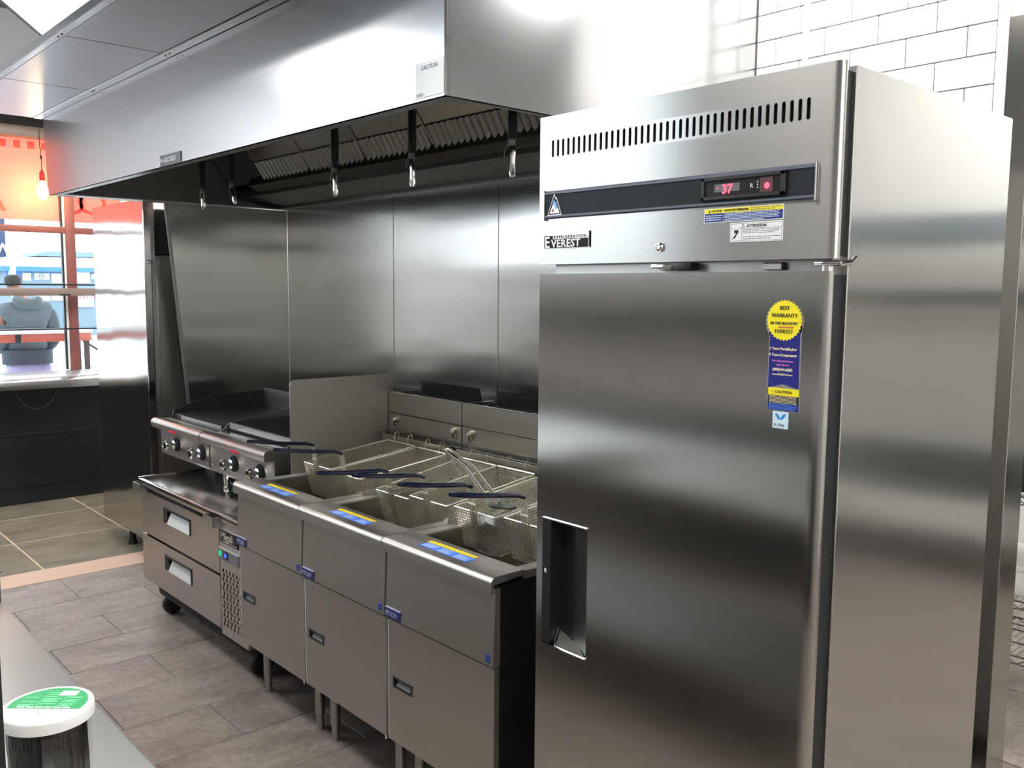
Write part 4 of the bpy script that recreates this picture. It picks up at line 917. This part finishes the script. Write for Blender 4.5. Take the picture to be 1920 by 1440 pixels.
# red table outside the window
rtb = thing('outdoor_table', 'red-orange metal table with dark legs outside the window', 'table', (-5.1, -.1, -.10))
part('front_beam', 'table_red', rtb, lambda m: m.rbox(-4.92, -4.86, -1.2, .985, 1.112, 1.168, r=.004))
part('beam_flange', 'table_red', rtb, lambda m: m.box(-4.94, -4.855, -1.2, .985, 1.102, 1.114))
part('top', 'kiosk_white', rtb, lambda m: m.box(-5.35, -4.84, -1.2, .99, 1.168, 1.19))
part('strap', 'black_plastic', rtb, lambda m: m.box(-4.857, -4.853, .405, .445, 1.098, 1.192))
for y in (.955, .885, -1.1): part('leg', 'table_leg', rtb, lambda m: m.box(-4.915, -4.88, y - .018, y + .018, -.10, 1.104))
for y in (.955, -1.1): part('leg', 'table_leg', rtb, lambda m: m.box(-5.33, -5.29, y - .018, y + .018, -.10, 1.168))
part('brace', 'table_leg', rtb, lambda m: m.tube([(-4.90, .93, 1.10), (-5.0, 1.12, .98)], .010, 6))
# signs and building across the street
KX = -30.
ki = thing('street_kiosk', 'white and blue glazed kiosk across the street', 'kiosk', (KX - 1.5, 8, -.1))
rz_ = [(5.85, 2.17), (5.90, 2.36), (6.08, 2.49), (14., 2.56), (14., 2.17)]
part('roof', 'kiosk_white', ki, lambda m: m.prism(rz_, KX - 3, KX + .25, 'X'))
part('blue_band', 'kiosk_blue', ki, lambda m: m.box(KX - 3, KX + .28, 5.84, 14, 2.03, 2.18))
part('body', 'kiosk_grey', ki, lambda m: m.box(KX - 2.9, KX - .02, 6.05, 13.9, -.1, 2.03))
part('corner_post', 'kiosk_blue', ki, lambda m: (m.box(KX - .02, KX + .05, 6.22, 6.40, 1.45, 2.03), m.box(KX - .02, KX + .05, 5.98, 6.05, 1.45, 2.03)))
part('corner_panel', 'kiosk_white', ki, lambda m: m.box(KX - .02, KX + .04, 6.05, 6.22, 1.70, 2.03))
for y0, y1, z0, z1 in ((6.47, 6.72, 1.72, 1.97), (6.83, 7.29, 1.75, 1.97), (7.35, 7.82, 1.65, 1.97), (8.62, 8.95, 1.80, 1.97), (6.8, 7.3, 1.05, 1.42), (7.33, 7.8, 1.05, 1.42), (9.1, 9.9, 1.2, 1.95)):
    part('window_pane', 'kiosk_glass', ki, lambda m: m.box(KX - .02, KX + .02, y0, y1, z0, z1))
part('notice_board', 'kiosk_white', ki, lambda m: m.box(KX - .02, KX + .03, 8.08, 8.58, 1.66, 2.02))
def ring(m, cy, cz, r, w, x):
    n = 24; vs = []; fs = []
    for k in range(n):
        a = 2 * math.pi * k / n
        for rr in (r, r - w): vs.append((x, cy + rr * math.cos(a), cz + rr * math.sin(a)))
    for k in range(n): j = (k + 1) % n; fs.append((2 * k, 2 * k + 1, 2 * j + 1, 2 * j))
    m.add(vs, fs)
part('round_sign', 'ink_grey', ki, lambda m: (ring(m, 7.04, 1.86, .10, .022, KX + .03), m.box(KX + .028, KX + .032, 6.97, 7.11, 1.85, 1.87)))
part('round_sign', 'ink_grey', ki, lambda m: ring(m, 8.26, 1.86, .09, .012, KX + .04))
wbd = part('sign_board', 'kiosk_white', ki, lambda m: m.box(KX + .03, KX + .08, 8.06, 8.66, .84, 1.28))
text('lettering', 'VITA MED', .17, (KX + .10, 8.87, 1.10), '+X', 'text_maroon', wbd, 0, ext=.004, sx=-1.)
fa = thing('shop_fascia', 'dark navy building fascia with a white letter across the street', 'building', (KX - 7, 5.2, -.1))
part('wall', 'fascia_navy', fa, lambda m: m.box(KX - 8, KX - 6, 2.5, 7.37, -.1, 4.6))
text('lettering', 'W', .53, (KX - 5.98, 6.98, 2.80), '+X', 'kiosk_white', fa, .02, ext=.01)
ro = tag(part('slate_roof', 'roof_slate', None, lambda m: m.prism([(7.0, 2.56), (7.25, 2.72), (12, 2.74), (12, 2.56)], KX - 2.6, KX - .4, 'X')), 'low slate-blue roof block on top of the kiosk', 'roof')
lpst = thing('street_post', 'pale blue street post seen through the window behind the person', 'post', (-7, .9, -.1))
part('shaft', 'pole_pale', lpst, lambda m: m.tube([(-7, .905, -.10), (-7, .905, 3.4)], .026, 12))
part('foot', 'pole_pale', lpst, lambda m: m.lathe([(.08, -.10), (.08, -.085), (.03, -.06)], (-7, .905, 0), seg=12))
for k in range(5):
    y = 6.3 + k * .19
    pass

# ---- person outside, seen from behind
def skin_mesh(name, verts, edges, radii, rootv, m, parent, sub=2):
    me = bpy.data.meshes.new(name); off = base(parent)
    me.from_pydata([(v[0] - off.x, v[1] - off.y, v[2] - off.z) for v in verts], edges, [])
    o = bpy.data.objects.new(name, me); COL.objects.link(o)
    md = o.modifiers.new('skin', 'SKIN'); md.use_smooth_shade = True
    ms = o.modifiers.new('sub', 'SUBSURF'); ms.levels = sub; ms.render_levels = sub
    for i, r in enumerate(radii):
        sv = me.skin_vertices[0].data[i]; sv.radius = r if isinstance(r, tuple) else (r, r); sv.use_root = (i == rootv)
    bpy.context.view_layer.update()
    m2 = bpy.data.meshes.new_from_object(o.evaluated_get(bpy.context.evaluated_depsgraph_get()))
    bpy.data.objects.remove(o)
    for p in m2.polygons: p.use_smooth = True
    m2.materials.clear(); m2.materials.append(mat(m)); m2.name = name
    o = bpy.data.objects.new(name, m2); COL.objects.link(o); o.parent = parent
    return o
px, py = -5.55, .655
pe = thing('person', 'person in a grey hoodie standing outside the window, seen from behind', 'person', (px, py, -.10))
V = [(px, py, .84), (px, py, .98), (px, py, 1.18), (px - .02, py, 1.36), (px - .04, py - .02, 1.45), (px - .06, py - .06, 1.52), (px - .07, py - .08, 1.60), (px - .06, py - .08, 1.655),
     (px, py + .10, .82), (px + .01, py + .105, .45), (px + .03, py + .11, .02), (px - .09, py + .13, -.07), (px, py - .10, .82), (px + .01, py - .105, .45), (px + .03, py - .11, .02), (px - .09, py - .13, -.07),
     (px - .01, py + .17, 1.36), (px + .03, py + .225, 1.08), (px - .12, py + .14, .98), (px - .01, py - .17, 1.36), (px + .03, py - .225, 1.08), (px - .12, py - .14, .98)]
Eg = [(0, 1), (1, 2), (2, 3), (3, 4), (4, 5), (5, 6), (6, 7), (0, 8), (8, 9), (9, 10), (10, 11), (0, 12), (12, 13), (13, 14), (14, 15), (3, 16), (16, 17), (17, 18), (3, 19), (19, 20), (20, 21)]
Rd = [.11, .10, .10, .085, .045, .05, .072, .05, .08, .055, .045, .035, .08, .055, .045, .035, .045, .038, .032, .045, .038, .032]
skin_mesh('body', V, Eg, Rd, 0, 'skin', pe)
HV = [(px, py, .97), (px, py, 1.06), (px, py, 1.20), (px - .01, py, 1.34), (px - .02, py - .01, 1.42), (px - .01, py + .185, 1.345), (px + .04, py + .22, 1.09), (px - .12, py + .15, .97), (px - .01, py - .185, 1.345), (px + .04, py - .22, 1.09), (px - .12, py - .15, .97)]
HE = [(0, 1), (1, 2), (2, 3), (3, 4), (3, 5), (5, 6), (6, 7), (3, 8), (8, 9), (9, 10)]
HR = [(.165, .20), (.145, .165), (.145, .175), (.13, .16), (.095, .10), .085, .065, .05, .085, .065, .05]
ho = skin_mesh('hoodie', HV, HE, HR, 0, 'hoodie', pe)
hoodv = [(px + .06, py - .11, 1.46), (px + .115, py - .07, 1.405), (px + .135, py + .0, 1.375), (px + .115, py + .07, 1.405), (px + .06, py + .10, 1.46)]
skin_mesh('hood', hoodv, [(i, i + 1) for i in range(4)], [.04, .055, .06, .055, .04], 2, 'hoodie', ho, 1)
part('hem', 'hoodie_rib', ho, lambda m: m.add([(px + math.cos(a) * (.185 if z > .92 else .17), py + math.sin(a) * .20, z) for z in (.875, 1.0) for a in [k * 2 * math.pi / 24 for k in range(24)]], [(k, (k + 1) % 24, 24 + (k + 1) % 24, 24 + k) for k in range(24)]), smooth=60)
PV = [(px, py, .93), (px, py, .84), (px, py + .10, .76), (px + .01, py + .105, .45), (px + .03, py + .11, .04), (px, py - .10, .76), (px + .01, py - .105, .45), (px + .03, py - .11, .04)]
skin_mesh('trousers', PV, [(0, 1), (1, 2), (2, 3), (3, 4), (1, 5), (5, 6), (6, 7)], [.16, .165, .11, .09, .075, .11, .09, .075], 0, 'pants', pe)
skin_mesh('hair', [(px - .055, py - .08, 1.655), (px - .045, py - .08, 1.60), (px - .02, py - .07, 1.545)], [(0, 1), (1, 2)], [.066, .080, .062], 0, 'hair', pe)

# ================================================================== NEAR COUNTER, LOWER LEFT
nc = thing('worktable', 'stainless worktable in the near left corner', 'worktable', (1.0, -1.38, 0))
part('table_top', 'steel_table', nc, lambda m: m.rbox(-1.4, 2.16, -1.75, -1.010, .862, .900, r=.004))
part('undershelf', 'steel_plain', nc, lambda m: m.box(-1.35, 2.10, -1.70, -1.06, .25, .28))
for x in (-1.3, .4, 2.05):
    for y in (-1.68, -1.08): part('leg', 'steel_plain', nc, lambda m: m.tube([(x, y, 0), (x, y, .87)], .02, 10))
bxn = part('steel_pan', 'steel_plain', None, lambda m: (m.rbox(.80, 1.112, -1.16, -1.012, .900, .972, r=.004), m.rbox(.795, 1.118, -1.165, -1.008, .966, .974, r=.003)))
tag(bxn, 'corner of a steel box at the left edge on the worktable', 'steel box')
# tub of black utensils
TX, TY = 1.965, -1.142
tub = thing('utensil_tub', 'clear tub with white lid and green label on the worktable', 'tub', (TX, TY, .9))
R_ = .0515
def tube_wall(m):
    n = 36; vs = []; fs = []
    for r, z in ((R_ - .004, .902), (R_ - .001, .91), (R_ - .001, 1.016), (R_ - .003, 1.016), (R_ - .003, .912)):
        for k in range(n): a = 2 * math.pi * k / n; vs.append((TX + r * math.cos(a), TY + r * math.sin(a), z))
    for i in range(4):
        for k in range(n): fs.append((i * n + k, i * n + (k + 1) % n, (i + 1) * n + (k + 1) % n, (i + 1) * n + k))
    m.add(vs, fs)
part('wall', 'tub_clear', tub, tube_wall, smooth=40)
ld = part('lid', 'lid_white', tub, lambda m: m.lathe([(R_ - .002, 1.015), (R_ + .0025, 1.015), (R_ + .003, 1.018), (R_ + .0025, 1.028), (R_ + .0015, 1.031), (R_ - .001, 1.032), (R_ - .003, 1.0315), (.002, 1.0315)], (TX, TY, 0), seg=48), smooth=50)
# label: circle segment, printed blocks
def seg_poly(r, cut, ang, n=40):
    pts = []
    a0 = math.asin(cut / r)
    for k in range(n + 1):
        a = a0 + (math.pi - 2 * a0) * k / n; pts.append((r * math.cos(a), r * math.sin(a)))
    c, s_ = math.cos(ang), math.sin(ang)
    return [(TX + p[0] * c - p[1] * s_, TY + p[0] * s_ + p[1] * c) for p in pts]
LA = math.radians(48)
lb = part('lid_label', 'label_green', ld, lambda m: m.prism(seg_poly(.0468, -.012, LA), 1.0315, 1.0319, 'Z'), smooth=0)
def lab_rect(m, x0, x1, y0, y1, z):
    c, s_ = math.cos(LA), math.sin(LA)
    m.prism([(TX + p[0] * c - p[1] * s_, TY + p[0] * s_ + p[1] * c) for p in ((x0, y0), (x1, y0), (x1, y1), (x0, y1))], z, z + .0003, 'Z')
def labprint(m):
    rr = random.Random(9)
    for i in range(14):
        for x0, x1 in ((-.036, -.014), (-.010, .012), (.018, .036)):
            y = -.006 + i * .0028
            if (x0 ** 2 + y * y) > .0018 or (x1 ** 2 + y * y) > .0018: continue
            if rr.random() < .25: continue
            lab_rect(m, x0, x0 + (x1 - x0) * (.55 + .45 * rr.random()), y, y + .0016, 1.0319)
part('label_print', 'label_mint', ld, labprint, smooth=0)
part('label_print', 'sticker_white', ld, lambda m: (lab_rect(m, .002, .024, .024, .037, 1.0319), [lab_rect(m, -.034 + k * .0115, -.034 + k * .0115 + .0095, -.0105, -.0078, 1.0319) for k in range(6)]), smooth=0)
part('label_rule', 'label_mint', ld, lambda m: (lab_rect(m, -.0125, -.0118, -.007, .036, 1.0319), lab_rect(m, .0148, .0155, -.007, .036, 1.0319)), smooth=0)
part('lid_mark', 'ink_grey', ld, lambda m: lab_rect(m, -.004, .002, -.022, -.0212, 1.0315), smooth=0)
# black utensils in the tub: each one an object
rr = random.Random(11)
um = {}
def utensil_mesh(kind):
    mb = MB()
    h = .092
    mb.rbox(-.0055, .0055, -.001, .001, 0, h * .66, r=.0006, seg=1)
    if kind == 0: mb.prism([(-.0055, h * .62), (.0055, h * .62), (.008, h * .74), (.008, h * .92), (.004, h), (-.004, h), (-.008, h * .92), (-.008, h * .74)], -.0008, .0008, 'Y')
    elif kind == 1:
        mb.prism([(-.0055, h * .62), (.0055, h * .62), (.008, h * .74), (.008, h * .80), (-.008, h * .80), (-.008, h * .74)], -.0008, .0008, 'Y')
        for k in range(4): mb.box(-.008 + k * .0045, -.008 + k * .0045 + .0024, -.0008, .0008, h * .80, h)
    else: mb.prism([(-.0055, h * .6), (.0055, h * .6), (.0065, h * .7), (.005, h * .98), (.002, h)], -.0006, .0006, 'Y')
    me = bpy.data.meshes.new('utensil'); me.from_pydata(mb.v, [], mb.f); me.materials.append(mat('tool_black')); return me
kinds = [('plastic_spoon', 'spoon'), ('plastic_fork', 'fork'), ('plastic_knife', 'knife')]
for k in range(3): um[k] = utensil_mesh(k)
for k in range(46):
    kd = rr.randrange(3); a = rr.random() * 2 * math.pi; r = .040 * math.sqrt(rr.random())
    if k < 28: a = 2 * math.pi * k / 28; r = .0435 + .0015 * rr.random()
    o = bpy.data.objects.new(kinds[kd][0], um[kd]); COL.objects.link(o)
    o.location = (TX + r * math.cos(a), TY + r * math.sin(a), .9125 + .006 * rr.random()); o.rotation_euler = (rr.uniform(-.03, .03), rr.uniform(-.03, .03), a + math.pi / 2 + rr.uniform(-.3, .3))
    tag(o, 'black plastic %s standing in the clear lidded tub' % kinds[kd][1], kinds[kd][1], 'black plastic cutlery in the tub')
up_ = thing('upright_holder', 'dark-edged steel upright at the far left edge, in front of the tub', 'holder', (2.08, -1.3, .9))
part('side_plate', 'steel_plain', up_, lambda m: m.box(2.060, 2.085, -1.40, -1.222, .900, 1.185))
part('dark_edge', 'black_plastic', up_, lambda m: m.box(2.058, 2.0875, -1.2225, -1.2165, .900, 1.187))

# ================================================================== FAR SIDE OF THE AISLE
bc = thing('added_counter', 'added unseen steel-topped counter with dark cabinets, for the refrigerator door to reflect', 'counter', (-1, -2.9, 0))  # unseen counter added to give the refrigerator door dark reflected bands
part('counter_top', 'steel_top', bc, lambda m: m.rbox(-3.6, 3.2, -3.19, -2.60, .86, .90, r=.004))
for k in range(8): part('cabinet_door', 'black_plastic', bc, lambda m: m.rbox(-3.58 + k * .845, -2.75 + k * .845, -2.66, -2.64, .12, .85, r=.003))
part('carcass', 'black_matt', bc, lambda m: m.box(-3.58, 3.18, -3.18, -2.66, .10, .858))
part('shelf', 'steel_dark', bc, lambda m: m.rbox(-3.6, 3.2, -3.19, -2.95, 1.38, 1.54, r=.004))  # long dark block added as another band in the door reflection
# ================================================================== STORAGE BEHIND
def wire_rack(x0, x1, y0, y1, zs, label, posts=1.9):
    t = thing('wire_rack', label, 'wire shelf', ((x0 + x1) / 2, (y0 + y1) / 2, 0), 'wire storage racks')
    for x in (x0, x1):
        for y in (y0, y1): part('post', 'steel_dark', t, lambda m: m.tube([(x, y, 0), (x, y, posts)], .0125, 8))
    for z in zs:
        def sh(m):
            for y in (y0, y1):
                m.tube([(x0, y, z), (x1, y, z)], .004, 5); m.tube([(x0, y, z - .03), (x1, y, z - .03)], .003, 5)
                n = int((x1 - x0) / .05)
                for k in range(n): m.tube([(x0 + k * .05, y, z - .03 * (k % 2)), (x0 + (k + 1) * .05, y, z - .03 * ((k + 1) % 2))], .002, 4)
            for x in (x0, x1): m.tube([(x, y0, z), (x, y1, z)], .004, 5); m.tube([(x, y0, z - .03), (x, y1, z - .03)], .003, 5)
            n = int((x1 - x0) / .025)
            for k in range(n): m.tube([(x0 + k * .025, y0, z + .002), (x0 + k * .025, y1, z + .002)], .0017, 4)
            for y in (y0 + (y1 - y0) / 3, y0 + (y1 - y0) * 2 / 3): m.tube([(x0, y, z - .002), (x1, y, z - .002)], .003, 4)
        part('shelf', 'steel_dark', t, sh, smooth=0)
wire_rack(1.25, 2.45, 2.20, 2.65, (.185, .40, .80, 1.30), 'black wire shelf rack seen past the right edge of the refrigerator')
wire_rack(3.0, 4.8, 3.55, 4.0, (.22, .50, 1.50, 1.85), 'added unseen black wire rack against the rear wall, for the refrigerator side to reflect')  # unseen rack added for the reflection in the refrigerator side
for x, y, z, w, d, h, m_, lab in [(1.95, 2.42, .803, .5, .34, .30, 'black_plastic', 'black bin on the upper wire shelf beside the refrigerator'), (1.9, 2.42, .403, .5, .36, .12, 'white_paint', 'white box on the lower wire shelf beside the refrigerator'),
                             (3.9, 3.76, .503, 1.7, .36, .17, 'black_plastic', 'added long black bin on the unseen rear wall rack'), (3.9, 3.76, 1.503, 1.7, .36, .07, 'black_plastic', 'added flat black tray on the unseen rear wall rack'), (3.9, 3.76, 1.853, 1.7, .36, .13, 'kiosk_grey', 'added long grey bin on the unseen rear wall rack'), (3.9, 3.76, .223, 1.7, .36, .20, 'white_paint', 'added long white box low on the unseen rear wall rack')]:  # rear wall bins are added to make light and dark reflected bands
    t = thing('storage_bin', lab, 'bin', (x, y, z))
    part('body', m_, t, lambda m: m.rbox(x - w / 2 + .01, x + w / 2 - .01, y - d / 2 + .01, y + d / 2 - .01, z, z + h - .02, r=.01))
    part('lid', m_, t, lambda m: m.rbox(x - w / 2, x + w / 2, y - d / 2, y + d / 2, z + h - .022, z + h, r=.006))
